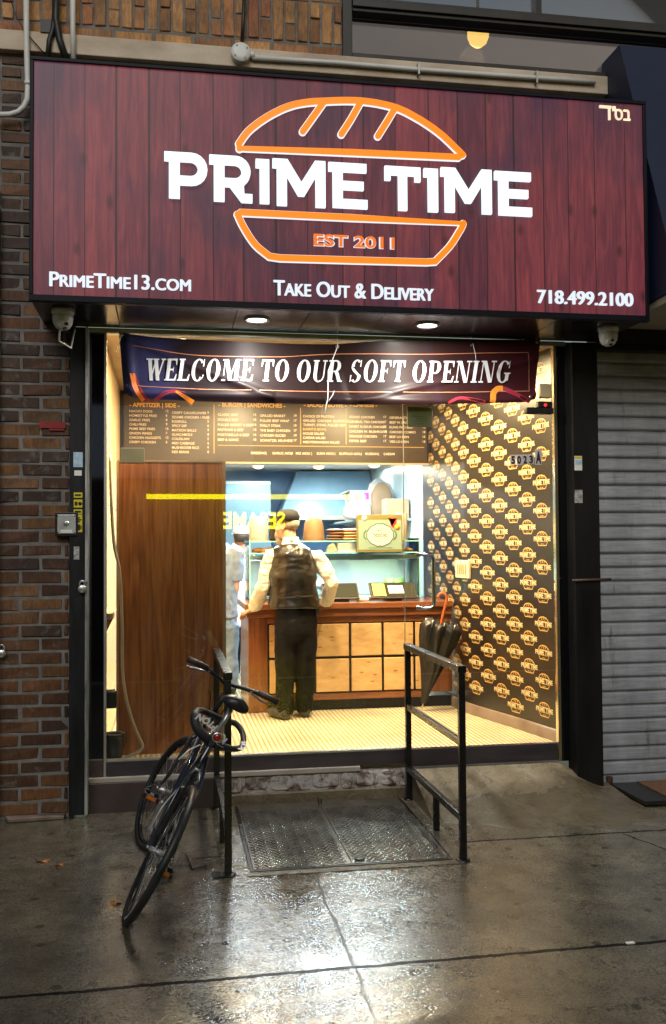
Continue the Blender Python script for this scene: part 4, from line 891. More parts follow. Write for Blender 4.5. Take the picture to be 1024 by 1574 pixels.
def wheel(c_uv, steer, name, marks):
    ca, sa = math.cos(steer), math.sin(steer)
    C0 = B(c_uv[0], c_uv[1]); U2 = BU*ca+BW*sa; W2 = BW*ca-BU*sa          # steer turns about the up axis of the bike
    def Q(r, a, w_=0): return C0+U2*(r*math.cos(a))+BV*(r*math.sin(a))+W2*w_
    n = 56; A_ = [2*math.pi*i/n for i in range(n)]
    wl = MB().tube([Q(WR-.014, a) for a in A_], .019, 12, True).build(name, M['tyre'], bk)
    b = MB()
    for i in range(n):
        j = (i+1) % n; vs = [Q(r, A_[k], w_) for k in (i, j) for r, w_ in ((WR-.028, -.011), (WR-.028, .011), (WR-.05, .008), (WR-.05, -.008))]
        b.add(vs, [(0, 1, 5, 4), (1, 2, 6, 5), (2, 3, 7, 6), (3, 0, 4, 7)], True)
    b.build('rim', mat('black_rim', (.012, .012, .013), None, rough=.25, metal=.4), wl)
    b = MB()
    for i in range(28):
        a = 2*math.pi*i/28; s_ = 1 if i % 2 else -1; b.tube([Q(.02, a+(.9 if (i//2) % 2 else -.9), s_*.026), Q(WR-.045, a, s_*.003)], .0011, 5)
    b.build('spokes', M['bike_alu'], wl)
    b = MB().tube([Q(0, 0, -.055), Q(0, 0, .055)], .013, 12).tube([Q(0, 0, -.028), Q(0, 0, -.024)], .026, 16).tube([Q(0, 0, .024), Q(0, 0, .028)], .026, 16).tube([Q(0, 0, -.07), Q(0, 0, -.056)], .009, 8).tube([Q(0, 0, .056), Q(0, 0, .07)], .009, 8)
    b.build('hub', M['bike_alu'], wl)
    if marks:
        b = MB()
        for i in range(16):
            a = R(205+i*2.3); d = R(.85 if i % 5 else .3)
            for sgn in (-1,):
                w0 = sgn*.0195
                b.add([Q(WR-.021, a-d, w0-.0004), Q(WR-.021, a+d, w0-.0004), Q(WR-.010, a+d, w0-.0004), Q(WR-.010, a-d, w0-.0004)], [(0, 1, 2, 3)])
        b.build('tyre_lettering', M['paper'], wl)
    return C0, U2, W2, Q
wheel((0, WR), 0, 'wheel', True)
FX, ST = 1.07, R(-16)
FC, FU, FWW, FQ = wheel((FX, WR), ST, 'wheel', False)
bb, st_, ht_t, ht_b = (.44, .285), (.27, .83), (.86, .90), (.895, .76)
b = MB()
b.tube([B(*bb), B(*st_)], .019, 12).tube([B(*ht_t), B(*ht_b)], .023, 12).tube([B(.876, .84), B(.285, .79)], .02, 12).tube([B(.89, .785), B(*bb)], .026, 12).tube([B(bb[0], bb[1], -.036), B(bb[0], bb[1], .036)], .023, 14)
for s_ in (-1, 1):
    b.tube([B(bb[0]-.03, bb[1], s_*.03), B(.25, .305, s_*.052), B(.0, WR, s_*.062)], [.012, .011, .008], 10)
    b.tube([B(.283, .77, s_*.016), B(.2, .64, s_*.045), B(.0, WR, s_*.062)], [.009, .009, .007], 10)
b.build('frame', M['bike'], bk)
b = MB(); cr = B(.905, .725)
for s_ in (-1, 1):
    sh_ = cr+FWW*(s_*.042); b.tube([cr, cr+FWW*(s_*.03)+BV*.0, sh_-BV*.02, FC+FWW*(s_*.052)+BV*.1-FU*.03, FC+FWW*(s_*.055)], [.014, .014, .014, .011, .009], 10)
b.build('fork', M['bike'], bk)
b = MB().tube([B(*st_), B(.232, 1.055)], .0135, 12); b.build('seat_post', M['bike_alu'], bk)
b = MB(); rg = []
for (u, v_, hw, hh) in ((.085, 1.015, .02, .02), (.10, 1.02, .068, .032), (.14, 1.02, .075, .034), (.19, 1.012, .062, .03), (.25, 1.008, .036, .024), (.31, 1.008, .022, .02), (.35, 1.004, .017, .016), (.365, .998, .008, .01)):
    rg.append([B(u+.03, v_+.075+hh*math.sin(t)-.006*abs(math.cos(t))*hw/.075*2, hw*math.cos(t)) for t in [2*math.pi*k/18 for k in range(18)]])
n = len(rg); b.add([p_ for r_ in rg for p_ in r_], [(i*18+k, i*18+(k+1) % 18, (i+1)*18+(k+1) % 18, (i+1)*18+k) for i in range(n-1) for k in range(18)]+[tuple(range(18))[::-1], tuple((n-1)*18+k for k in range(18))], True)
sad = b.build('saddle', M['black_plastic'], bk)
b = MB()
for s_ in (-1, 1): b.tube([B(.13, 1.073, s_*.03), B(.23, 1.05, s_*.022), B(.36, 1.065, s_*.012)], .004, 6)
b.build('saddle_rail', M['bike_alu'], sad)
# handlebar turned with the fork
sc_ = B(.848, .945); top = B(.838, 1.03)
def H(f, u, w_): return top+FU*f+BV*u+FWW*w_
b = MB().tube([B(*ht_t), sc_, top], .016, 12).tube([top, H(.06, .03, 0)], .016, 12); b.build('stem', M['black_plastic'], bk)
hb_ = [H(-.03, .075, -.285), H(0, .07, -.19), H(.045, .05, -.09), H(.06, .03, 0), H(.045, .05, .09), H(0, .07, .19), H(-.03, .075, .285)]
hbo = MB().tube(hb_, .012, 10).build('handlebar', M['black_plastic'], bk)
M['grip'] = mat('worn_brown_black_grip', (.02, .012, .01), (.05, .03, .025), 40, .4, bs=.6, bscale=160)
for s_ in (-1, 1):
    MB().tube([H(-.005, .071, s_*.17), H(-.018, .073, s_*.235), H(-.033, .075, s_*.298)], [.0165, .0178, .0175], 14).build('grip', M['grip'], hbo)
    MB().tube([H(.01, .06, s_*.14), H(.045, .045, s_*.16), H(.035, .03, s_*.24), H(.028, .03, s_*.27)], [.009, .007, .006, .005], 8).build('brake_lever', M['bike_alu'], hbo)
# cranks, chainring, pedals
ang = R(140)      # right crank direction measured from forward (u) to up
crk = MB().tube([B(bb[0], bb[1], -.06), B(bb[0], bb[1], .06)], .012, 10).build('crankset', M['bike_alu'], bk)
b = MB(); rg = [(.105, .0), (.105, .004), (.09, .004), (.09, 0)]
b.lathe([(.088, -.002), (.102, -.002), (.102, .002), (.088, .002)], B(bb[0], bb[1], .046), BW, 36, caps=False)
for k in range(5):
    a = 2*math.pi*k/5; b.bar(B(bb[0], bb[1], .046), B(bb[0]+.092*math.cos(a), bb[1]+.092*math.sin(a), .046), .014, .004, BW)
b.build('chainring', M['black_metal'], crk)
b = MB().tube([B(bb[0], bb[1]+.1, .046), B(0, WR+.035, .046), B(-.03, WR, .046), B(0, WR-.035, .046), B(bb[0], bb[1]-.1, .046)], .005, 6)
b.lathe([(.03, -.003), (.036, 0), (.03, .003)], B(0, WR, .046), BW, 20); b.build('chain', M['steel'], bk)
for s_, a in ((1, R(-75)), (-1, R(105))):
    e_ = (bb[0]+.17*math.cos(a), bb[1]+.17*math.sin(a)); w0 = s_*.066
    arm = MB().bar(B(bb[0], bb[1], s_*.058), B(e_[0], e_[1], w0), .024, .014, BW).build('crank_arm', M['bike_alu'], crk, bevel=.004)
    pc = w0+s_*.062; b = MB()
    def pb(u0, u1, v0, v1, w0_, w1_):
        return b.add([B(e_[0]+u, e_[1]+v_, w_) for u in (u0, u1) for v_ in (v0, v1) for w_ in (w0_, w1_)], [(0, 1, 3, 2), (4, 6, 7, 5), (0, 4, 5, 1), (2, 3, 7, 6), (0, 2, 6, 4), (1, 5, 7, 3)])
    pb(-.045, -.036, -.013, .013, pc-.045, pc+.045); pb(.036, .045, -.013, .013, pc-.045, pc+.045); pb(-.0355, .0355, -.013, .013, pc-.045, pc-.036); pb(-.0355, .0355, -.013, .013, pc+.036, pc+.045); pb(-.0355, .0355, -.009, .009, pc-.012, pc+.012)
    pd = b.build('pedal', M['black_plastic'], bk, bevel=.003)
    b = MB(); pb(-.0475, -.0452, -.009, .009, pc-.026, pc+.026); b.build('reflector', mat('amber_reflector', (.55, .12, .01), (.7, .2, .02), 60, .2), pd)
    b = MB().tube([B(e_[0]+.04, e_[1]-.01, pc-.04), B(e_[0]+.09, e_[1]+.005, pc-.035), B(e_[0]+.105, e_[1]+.03, pc), B(e_[0]+.09, e_[1]+.005, pc+.035), B(e_[0]+.04, e_[1]-.01, pc+.04)], .004, 6)
    b.tube([B(e_[0]-.03, e_[1]-.01, pc), B(e_[0]-.06, e_[1]-.06, pc+.01), B(e_[0]-.03, e_[1]-.1, pc+.03)], .003, 6); b.build('toe_strap', M['rubber'], pd)
# rear lamp, brake caliper, cables
rl = B(.215, .90); b = MB().lathe([(.026, 0), (.03, -.012), (.026, -.022)], rl-BU*.02, -BU*-1, 22); lampo = b.build('rear_light', M['black_plastic'], bk)
b = MB().lathe([(.0185, 0), (.0165, .004)], rl-BU*.043, -BU, 22); b.build('lens', mat('red_lens', (.35, .004, .01), None, rough=.12, coat=1), lampo)
b = MB().lathe([(.0195, .0), (.0265, .001), (.0265, .0025), (.0195, .0025)], rl-BU*.0425, -BU, 22, caps=False); b.build('bezel', M['chrome'], lampo)
b = MB().tube([B(.845, .99, -.09), B(.93, .96, -.06), B(.95, .85, -.01), B(.92, .73, 0)], .003, 6).tube([B(.84, .99, .09), B(.92, .94, .05), B(.86, .82, .03), B(.6, .82, .03)], .003, 6)
b.build('brake_cable', M['rubber'], bk)
b = MB().tube([B(.30, .80, -.02), B(.22, .82, -.055), B(.13, .79, -.10), B(.08, .74, -.125)], .0036, 6).tube([B(.16, .62, -.03), B(.18, .60, -.05), B(.1, .50, -.085), B(.05, .40, -.09)], .003, 6)
b.build('cable_housing', mat('white_cable_housing', (.6, .6, .56), None, rough=.4), bk)
b = MB()
b.tube([B(.262, .705, -.03), B(.25, .70, 0), B(.262, .705, .03)], .009, 8)
for s_ in (-1, 1): b.tube([B(.25, .70, s_*.012), B(.25, .66, s_*.034), B(.245, .635, s_*.018)], .007, 8)
b.build('brake_caliper', M['bike_alu'], bk)
# lock: fabric sleeved chain round the seat post and the rail post
lk = thing('bicycle_lock', 'black sleeved chain lock with white lettering round the seat post and handrail', 'bike lock', B(.25, .88))
pp = [((300, 1100), -1.47), ((303, 1118), -1.50), ((318, 1134), -1.50), ((338, 1146), -1.47), ((360, 1151), -1.42), ((373, 1146), -1.34), ((373, 1128), -1.24), ((362, 1112), -1.2), ((345, 1108), -1.22), ((325, 1098), -1.30), ((308, 1092), -1.40)]
P3 = [at(q[0], q[1], y) for q, y in pp]; loop = smooth_path([tuple(p_) for p_ in P3], 8, True)
rr = [.025 if i < 26 or i > 84 else .016 for i in range(len(loop))]
rr = [sum(rr[(i+k) % len(rr)] for k in range(-4, 5))/9 for i in range(len(rr))]
MB().tube(loop, rr, 14, True).build('sleeve', mat('black_nylon_sleeve', (.008, .008, .009), (.016, .016, .017), 60, .5, bs=.4, bscale=200), lk)
def lock_text(s_, p0, p1, y0, y1, h, mt):
    a = at(*p0, y0); c_ = at(*p1, y1); d = (c_-a); L_ = d.length; d.normalize(); toC = (CAM-a).normalized(); upv = toC.cross(d).normalized(); nn = d.cross(upv)
    vs, fs, bb_ = text_data(s_, .05, None); k = L_/(bb_[1]-bb_[0]); m_ = (bb_[1]+bb_[0])/2
    pts = []
    for x, z in vs:
        t = (x-bb_[0])*k; bow = -.018*(1-((x-m_)/(bb_[1]-m_))**2)
        pts.append(a+d*t+upv*((z/bb_[3]-.5)*h+bow)+nn*.0)
    return MB().add(pts, fs).build('lettering', mt, lk)
M['lock_print'] = mat('white_lock_print', (.75, .75, .75), None, rough=.5)
lock_text('KRYPTON', (346, 1141), (302.5, 1101), -1.525, -1.54, .034, M['lock_print'])
lock_text('KR', (368, 1152), (371.5, 1137), -1.46, -1.40, .026, M['lock_print'])
MB().bar(at(333, 1143, -1.53), at(343, 1149, -1.52), .012, .003).build('tag', M['lock_print'], lk)

# fallen leaves and scraps on the wet slabs
M['leaf'] = mat('wet_orange_leaf', (.35, .10, .015), (.5, .18, .03), 30, .3, bs=.3)
for px, py, sz_, a, lab in ((66, 1325, .05, .2, 'orange fallen leaf on the slab left of the bicycle, the larger one'), (92, 1331, .035, .8, 'small orange leaf scrap beside the larger fallen leaf'), (177, 1390, .04, 2.6, 'orange fallen leaf right behind the rear bicycle wheel'), (648, 1216, .03, 1.2, 'brown leaf at the back corner of the cellar hatch')):
    g_ = gnd(px, py); n = 14; vs = []
    for k in range(n):
        t = 2*math.pi*k/n; r_ = .7*sz_*(.55+.45*abs(math.cos(t))**1.5)*(1+.25*math.sin(3*t+a)); vs.append((g_.x+r_*math.cos(t+a), g_.y+r_*.6*math.sin(t+a), g_.z+.006+.006*math.sin(2*t+a)))
    vs.append((g_.x, g_.y, g_.z+.009)); n2 = len(vs); vs += [(x, y, z-.0015) for x, y, z in vs]
    b = MB().add(vs, [(k, (k+1) % n, n) for k in range(n)]+[(n2+(k+1) % n, n2+k, n2+n) for k in range(n)]+[(k, n2+k, n2+(k+1) % n, (k+1) % n) for k in range(n)], True)
    tag(b.build('leaf', M['leaf']), lab, 'leaf')
g_ = gnd(969, 1451); b = MB().box(g_.x-.02, g_.x+.02, g_.y-.01, g_.y+.01, g_.z+.001, g_.z+.008); tag(b.build('paper_scrap', M['paper'], bevel=.003), 'small white scrap on the slab joint at lower right', 'litter')
b = MB().tube([gnd(286, 1318)+Vector((0, 0, .02)), gnd(296, 1338)+Vector((0, 0, .006)), gnd(318, 1332)+Vector((0, 0, .006))], .004, 6).tube([gnd(300, 1322)+Vector((0, 0, .01)), gnd(340, 1318)+Vector((0, 0, .006))], .003, 6)
tag(b.build('loose_strap', M['rubber']), 'thin dark strap end trailing on the pavement beside the pedal', 'strap')
# ================================================================ INTERIOR SHELL
FZ = .31
m, nt, p = newmat('ribbed_floor_mat'); v = coords(nt); s = N(nt, 'SeparateXYZ'); nt.links.new(v, s.inputs[0])
wv = mth(nt, 'SINE', mth(nt, 'MULTIPLY', s.outputs[0], 2*math.pi/.034)); f = noise(nt, v, 3, 5, .6)
nt.links.new(mixc(nt, .6, ramp(nt, mth(nt, 'MULTIPLY_ADD', wv, .5, .5), [(.2, (.3, .25, .16)), (.6, (.58, .52, .38))]), ramp(nt, f, [(.3, (.65,)*3), (.7, (1.2,)*3)]), 'MULTIPLY'), p.inputs['Base Color'])
p.inputs['Roughness'].default_value = .35; bump(nt, wv, p, .5, .006); M['floor'] = m
tag(MB().box(-.42, 3.2, .031, 5.7, FZ-.02, FZ).build('floor', M['floor']), kind='structure')
tag(MB().box(-.6, 3.3, .06, 2.41, 3.1, 3.14).build('ceiling', mat('front_ceiling_board', (.30, .22, .13), (.42, .34, .22), 2, .7)), kind='structure')
tag(MB().box(-.6, 3.3, 2.46, 5.8, 2.625, 2.66).build('kitchen_ceiling', mat('white_ceiling_tile', (.6, .62, .64), (.72, .73, .74), 5, .5)), kind='structure')
M['pale_wood'] = wood('pale_yellow_boards', (.45, .32, .17), (.62, .47, .28), (.72, .58, .38), rough=.4)
b = MB(); y = .045; ye = .33
while y < 5.7:
    for z0, z1 in ((FZ, 1.1), (1.104, 2.0), (2.004, 3.1)): b.box(-.46, -.42, y, min(y+.29, 5.7), z0, z1)
    y += .294
tag(b.build('left_wall', M['pale_wood'], bevel=.003), kind='structure')
M['blue_wall'] = mat('blue_kitchen_panels', (.11, .28, .58), (.15, .34, .66), 1.5, .35)
tag(MB().box(-.45, 3.2, 5.6, 5.65, FZ, 2.63).build('kitchen_back_wall', M['blue_wall']), kind='structure')
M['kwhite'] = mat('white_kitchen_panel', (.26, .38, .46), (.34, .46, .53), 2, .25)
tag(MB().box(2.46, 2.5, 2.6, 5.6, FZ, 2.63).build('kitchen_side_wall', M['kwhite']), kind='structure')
b = MB().box(-.42, 2.62, 2.4, 2.46, 2.452, 3.1); tag(b.build('bulkhead_wall', mat('black_bulkhead', (.02, .016, .013), None, rough=.5)), kind='structure')
# right wall : plan line (x, y)
WP = [(2.705, .035), (2.665, .25), (2.61, .53), (2.525, .92), (2.455, 1.25), (2.438, 1.45), (2.432, 1.8), (2.428, 2.2), (2.425, 2.62)]
WP = smooth_path(WP, 6)
def wallpt(sl):
    """point, tangent and inward normal at distance sl along the right wall"""
    acc = 0
    for i in range(len(WP)-1):
        a, c_ = Vector(WP[i]), Vector(WP[i+1]); d = (c_-a).length
        if acc+d >= sl or i == len(WP)-2:
            t = (c_-a).normalized(); q = a+t*(sl-acc); return q, t, Vector((-t.y, t.x))
        acc += d
b = MB(); n = len(WP)
vs = [(x, y, z) for x, y in WP for z in (FZ, 3.1)]+[(x+.05, y, z) for x, y in WP for z in (FZ, 3.1)]
b.add(vs, [(2*i, 2*i+1, 2*i+3, 2*i+2) for i in range(n-1)]+[(2*n+2*i, 2*n+2*i+1, 2*n+2*i+3, 2*n+2*i+2) for i in range(n-1)]+[(2*n-2, 2*n-1, 4*n-1, 4*n-2), (0, 1, 2*n+1, 2*n)], False)
# mini logos printed on the wallpaper
lg = MB(); lw = MB()
def mini():
    k = 1/353; cx, cy = 540, 290
    T = lambda q: ((q[0]-cx)*k, -(q[1]-cy)*k)
    A_ = MB(); W_ = MB()
    dome = [T(q) for q in [(362, 228), (395, 186), (450, 160), (540, 152), (630, 172), (690, 215), (714, 240)]]
    A_.ribbon(dome+[T((540, 238))], .026, 0, -.001, True); A_.ribbon([T(q) for q in [(362, 330), (414, 402), (664, 404), (714, 335)]], .026, 0, -.001, True)
    for a, c_ in (((497, 160), (466, 208)), ((553, 158), (524, 210)), ((606, 170), (580, 213))): A_.ribbon([T(a), T(c_)], .02, 0, -.001, cap=False)
    A_.txt('EST 2011', 0, T((0, 384))[1], .045, .30, -.0004, 0, .04, anchor='c')
    W_.txt('PRIME TIME', 0, T((0, 322))[1], .235, 1.58, -.0012, 0, .028, anchor='c')
    return A_, W_
mA, mW = mini()
def stamp(src, dst, sl, z, sc, off):
    q, t, nn = wallpt(sl); nn = Vector((nn.x, nn.y)); vs = []
    for (x, y, zz) in src.v:
        qq, tt, n2 = wallpt(max(.001, sl-x*sc)); vs.append((qq.x+n2.x*(off-y*.6), qq.y+n2.y*(off-y*.6), z+zz*sc))
    dst.add(vs, src.f)
cs = .215; kk = 0; x_ = -.02
while x_ < 2.5:
    off = (kk*.43) % 1
    z = FZ+.10-.2+off*.205
    while z < 3.05:
        if z > FZ+.16 and x_ > .09: stamp(mA, lg, x_, z, .14, .002); stamp(mW, lw, x_, z, .14, .003)
        z += .205
    x_ += .195; kk += 1
m, nt, p = newmat('dark_bronze_wallpaper'); f = noise(nt, coords(nt), 2.0, 3, .5)
nt.links.new(ramp(nt, f, [(.3, (.008, .006, .005)), (.7, (.018, .013, .009))]), p.inputs['Base Color']); p.inputs['Roughness'].default_value = .3; p.inputs['Coat Weight'].default_value = .15; p.inputs['Coat Roughness'].default_value = .25
rw = b.build('right_wall', m); tag(rw, kind='structure')
o = lg.build('wallpaper_print', mat('gold_print', (.5, .3, .09), (.58, .36, .13), 20, .35)); o.parent = rw; o = lw.build('wallpaper_print', mat('cream_print', (.6, .5, .3), None, rough=.35)); o.parent = rw
b = MB(); vs = []
for x, y in WP: vs += [(x-.02, y, FZ), (x-.02, y, FZ+.075), (x-.012, y, FZ+.085), (x, y, FZ+.085)]
b.add(vs, [(4*i+k, 4*i+k+1, 4*i+k+5, 4*i+k+4) for i in range(n-1) for k in range(3)], True); o = b.build('skirting', mat('grey_brown_skirting', (.14, .10, .085), (.22, .17, .14), 4, .35)); tag(o, kind='structure')
# switch plate
q, t, nn = wallpt(1.36); A = at(725, 861, q.y); B_ = at(754, 888, q.y); z0, z1 = B_.z, A.z
swp = thing('vent_plate', 'cream square vent plate on the patterned wallpaper', 'wall plate', (q.x, q.y, z0))
def onwall(sl, z, off): q_, t_, n_ = wallpt(sl); return Vector((q_.x+n_.x*off, q_.y+n_.y*off, z))
b = MB(); b.add([onwall(a, z, o_) for a in (1.22, 1.52) for z in (z0, z1) for o_ in (.001, .022)], [(0, 1, 3, 2), (4, 6, 7, 5), (0, 4, 5, 1), (2, 3, 7, 6), (0, 2, 6, 4), (1, 5, 7, 3)]); b.build('plate', mat('cream_plastic', (.62, .54, .38), None, rough=.4), swp, bevel=.004)
b = MB()
for k in range(5):
    a = 1.27+k*.045; b.add([onwall(a+i*.014, z, o_) for i in (0, 1) for z in (z0+.03, z1-.03) for o_ in (.0225, .026)], [(0, 1, 3, 2), (4, 6, 7, 5), (0, 4, 5, 1), (2, 3, 7, 6), (0, 2, 6, 4), (1, 5, 7, 3)])
b.build('louvre', mat('tan_slot', (.35, .25, .12), None, rough=.5), swp)
# ================================================================ CEILING LAMPS (recessed; the two over the walnut panel are added)
M['warm_led'] = emis('warm_led_disc', (1, .75, .35), 9); M['cool_led'] = emis('cool_led_disc', (1, .8, .45), 5)
WARM, COOL = (1, .73, .39), (.86, .95, 1)
for x in (-.2, .1):  # unseen pair of lamps, added to brighten the walnut panel
    downlight('recessed_light', 'small added warm light washing the walnut panel, %s one' % ('left' if x < 0 else 'right'), x, .075, 3.096, .036, WARM, 24, 'added lights over the walnut panel', M['warm_led'], .06)
for x, y, lab in ((.35, .55, 'front left'), (1.2, .5, 'front middle'), (2.05, .55, 'front right'), (.7, 1.35, 'rear left'), (1.75, 1.35, 'rear right')):
    downlight('recessed_light', 'warm recessed shop ceiling light above the %s of the entrance area' % lab, x, y, 3.096, .075, WARM, 85, 'warm lights in the shop ceiling', M['warm_led'], .14)
for x, y, lab in ((1.02, 4.6, 'left above the man in the black cap'), (1.72, 4.6, 'middle above the bowls'), (2.32, 4.35, 'right above the carton box')):
    downlight('recessed_light', 'round kitchen ceiling light at the %s' % lab, x, y, 2.62, .08, (1, .9, .68), 20, 'lights in the kitchen ceiling', M['cool_led'], .14, drop=.035)
kl = thing('strip_light', 'long cool white strip light on the kitchen ceiling behind the menu board', 'ceiling light', (1.3, 3.0, 2.62))
MB().box(.4, 2.2, 2.93, 3.07, 2.58, 2.624).build('housing', M['white_plastic'], kl); MB().box(.42, 2.18, 2.945, 3.055, 2.572, 2.5798).build('diffuser', emis('cool_tube', (.85, .95, 1), 6), kl)
L = bpy.data.lights.new('lamp_light', 'AREA'); L.shape = 'RECTANGLE'; L.size = 1.8; L.size_y = .12; L.energy = 140; L.color = COOL
o = link(bpy.data.objects.new('lamp_light', L)); o.parent = kl; o.location = (0, 0, -.055)
# ================================================================ MENU BOARD
mb = thing('menu_board', 'long dark menu board with gold headings hung above the counter', 'menu board', (1.0, 2.37, 2.45))
MX0, MX1, MZ0, MZ1, MY = -.385, 2.40, 2.462, 3.06, 2.36
MB().box(MX0, MX1, MY, 2.398, MZ0, MZ1).build('board', mat('brown_black_menu_print', (.034, .022, .015), (.045, .03, .02), 3, .35), mb)
MB().box(MX0-.02, MX1+.02, MY-.01, 2.399, 2.447, MZ0-.001).build('bottom_trim', mat('tan_trim', (.4, .3, .18), None, rough=.4), mb)
tg = MB(); tw = MB()
def mtext(s_, px, py, h, gold=False, anchor='l', bold=.01):
    q_ = at(px, py, MY-.002); (tg if gold else tw).txt(s_, q_.x, q_.z, h, None, MY-.0015, 0, bold, anchor=anchor, slope=.0)
HH, IH = .036, .021
def col(head, hx, items, x0, xp, prices, y0=631, dy=6.8):
    if head: mtext(head, hx, 625, HH, True, bold=.03)
    for i, it in enumerate(items):
        mtext(it, x0, y0+2.5+i*dy, IH, it == 'BURRITO BOWL')
        if prices: mtext(prices[i % len(prices)], xp, y0+2.5+i*dy, IH)
col('- APPETIZER | SIDE -', 199, ['NACHO DOGS', 'HOMESTYLE FRIES', 'GARLIC FRIES', 'CHILI FRIES', 'PRIME BEEF FRIES', 'ONION RINGS', 'CHICKEN NUGGETS', 'CRISPY CHICKEN'], 199, 255, ['12', '6', '8', '9', '15', '7'])
col(None, 0, ['CRISPY CAULIFLOWER', 'SESAME CHICKEN / FRIES', 'EGGROLL', 'SPICY DIP', 'MATZOH BALLS', 'GUACAMOLE', 'COLESLAW', 'MED CABBAGE', 'MUSHROOM RICE', 'RED BEANS'], 264.5, 319, ['9', '8', '5', '6'], 633.5, 6.7)
col('- BURGER | SANDWICHES -', 336, ['CLASSIC BEEF', 'DOUBLE BEEF', 'PULLED BRISKET & BEEF', 'PASTRAMI & BEEF', 'PORTOBELLO & BEEF', 'BEEF & GANIC'], 335, 390, ['16', '18'], 636.5, 7.7)
col(None, 0, ['GRILLED BRISKET', 'PULLED BEEF WRAP', 'PHILLY STEAK', 'THE BABY CHICKEN', 'CHICKEN SLICED', 'SCHNITZEL MILANESE'], 400, 452, ['19', '17'], 638, 7.6)
col('- SALAD | BOWL -', 467, ['CHOICE OF PROTEIN', 'GRILLED  CHICKEN  SCHNITZEL', 'TURKEY, STEAK, PULLED BEEF', 'BURRITO BOWL', 'HOUSE SALAD', 'CAESAR SALAD', 'MEDITERRANEAN SALAD'], 466, 521, None, 639, 6.6)
col('- CHINESE -', 538, ['SESAME CHICKEN', 'GENERAL TSO CHICKEN', 'SWEET N SOUR CHICKEN', 'CHICKEN W. MUSHROOM', 'ORANGE CHICKEN', 'PEPPER BEEF'], 537, 590, ['17'], 640, 7.4)
col(None, 0, ['GENERAL TSO', 'BEEF W. BROCCOLI', 'KUNG PAO BEEF', 'CHICKEN COMBO', 'BEEF LO MEIN', 'VEG LO MEIN'], 599, 650, ['18'], 641, 7.4)
for i, wd in enumerate(['DRESSING', '|', 'GARLIC AIOLI', '|', 'MIZ AIOLI', '|', 'SUSHI AIOLI', '|', 'BUFFALO AIOLI', '|', 'RUSSIAN', '|', 'CAESAR']): mtext(wd, [386, 409, 419, 448, 455, 479, 487, 515, 522, 555, 562, 582, 590][i], 698+i*.12, IH)
b = MB()
for px, y0, y1 in ((329, 622, 697), (462, 627, 683), (532, 627, 683)):
    A = at(px, y0, MY); B_ = at(px, y1, MY); b.box(A.x-.004, A.x+.004, MY-.0016, MY-.0002, B_.z, A.z)
A = at(335, 684.5, MY); B_ = at(652, 689, MY); b.box(A.x, B_.x, MY-.0017, MY-.0003, A.z-.003, A.z+.003); b.build('divider', mat('gold_menu_line', (.4, .24, .07), None, rough=.4), mb)
tg.build('heading', mat('gold_menu_print', (.6, .34, .08), None, rough=.4), mb); tw.build('item_text', mat('cream_menu_print', (.62, .52, .4), None, rough=.4), mb)
# ================================================================ WALNUT PANEL, HOSE, things in the left strip
A = at(190, 710, .2); B_ = at(347, 711, .2)
wp_ = thing('wood_panel', 'tall dark walnut veneer panel standing just behind the left glass', 'panel', ((A.x+B_.x)/2, .2, FZ))
PX0, PX1, PZ1 = -.335, .392, 2.27
MB().box(PX0+.012, PX1-.022, .2, .235, FZ, PZ1).build('veneer', wood('figured_walnut', (.10, .028, .009), (.27, .088, .025), (.42, .165, .05), .8, .3, .4, 'z', 2.6), wp_)
MB().box(PX0-.004, PX0+.0115, .195, .24, FZ, PZ1).box(PX1-.0215, PX1, .195, .24, FZ, PZ1).box(PX0, PX1, .198, .24, PZ1+.0005, PZ1+.014).build('edge_trim', mat('tan_edge_trim', (.30, .2, .1), (.42, .3, .17), 5, .4), wp_)
hp = [at(px, py, .09) for px, py in ((169, 700), (172, 790), (176, 840), (184, 880), (188, 960), (189, 1035), (196, 1082), (207, 1118), (217, 1140), (219, 1148), (214, 1155), (200, 1161), (183, 1167))]
tag(MB().tube(smooth_path([tuple(q) for q in hp], 6), .0105, 10).build('hose', mat('cloudy_plastic_hose', (.45, .38, .26), (.6, .52, .38), 9, .3)), 'pale plastic hose hanging down the walnut panel and curling at the bottom', 'hose')
bkt = thing('bucket', 'small dark bucket on the floor in the bottom left corner of the glass', 'bucket', (-.36, .2, FZ))
MB().lathe([(.05, .002), (.068, .16), (.073, .165), (.066, .168), (.064, .155), (.048, .012)], (-.345, .105, FZ), caps=False).lathe([(.05, .002), (.01, .002)], (-.345, .105, FZ)).build('body', mat('dark_grey_plastic', (.03, .035, .035), (.05, .055, .055), 8, .4), bkt)
MB().tube([(-.412, .105, FZ+.16)]+[(-.345+.067*math.cos(t), .09, FZ+.16-.05*math.sin(t)) for t in [math.pi-i*math.pi/8 for i in range(9)]], .003, 6).build('bail_handle', M['steel'], bkt)
A = at(163, 1063, .1); B_ = at(179, 1088, .1)
jb2 = thing('socket_box', 'dark electrical box on the pale boards at the left edge of the glass', 'electrical box', (A.x, .1, B_.z))
MB().box(-.419, B_.x, .07, .13, B_.z, A.z).build('body', M['dark_frame'], jb2, bevel=.004); MB().box(-.415, B_.x-.01, .075, .125, A.z+.0005, A.z+.012).build('lid', M['paper'], jb2)
sh2 = thing('wall_shelf', 'small brown wooden shelf on the pale boards beside the walnut panel', 'shelf', (-.38, .3, 1.3))
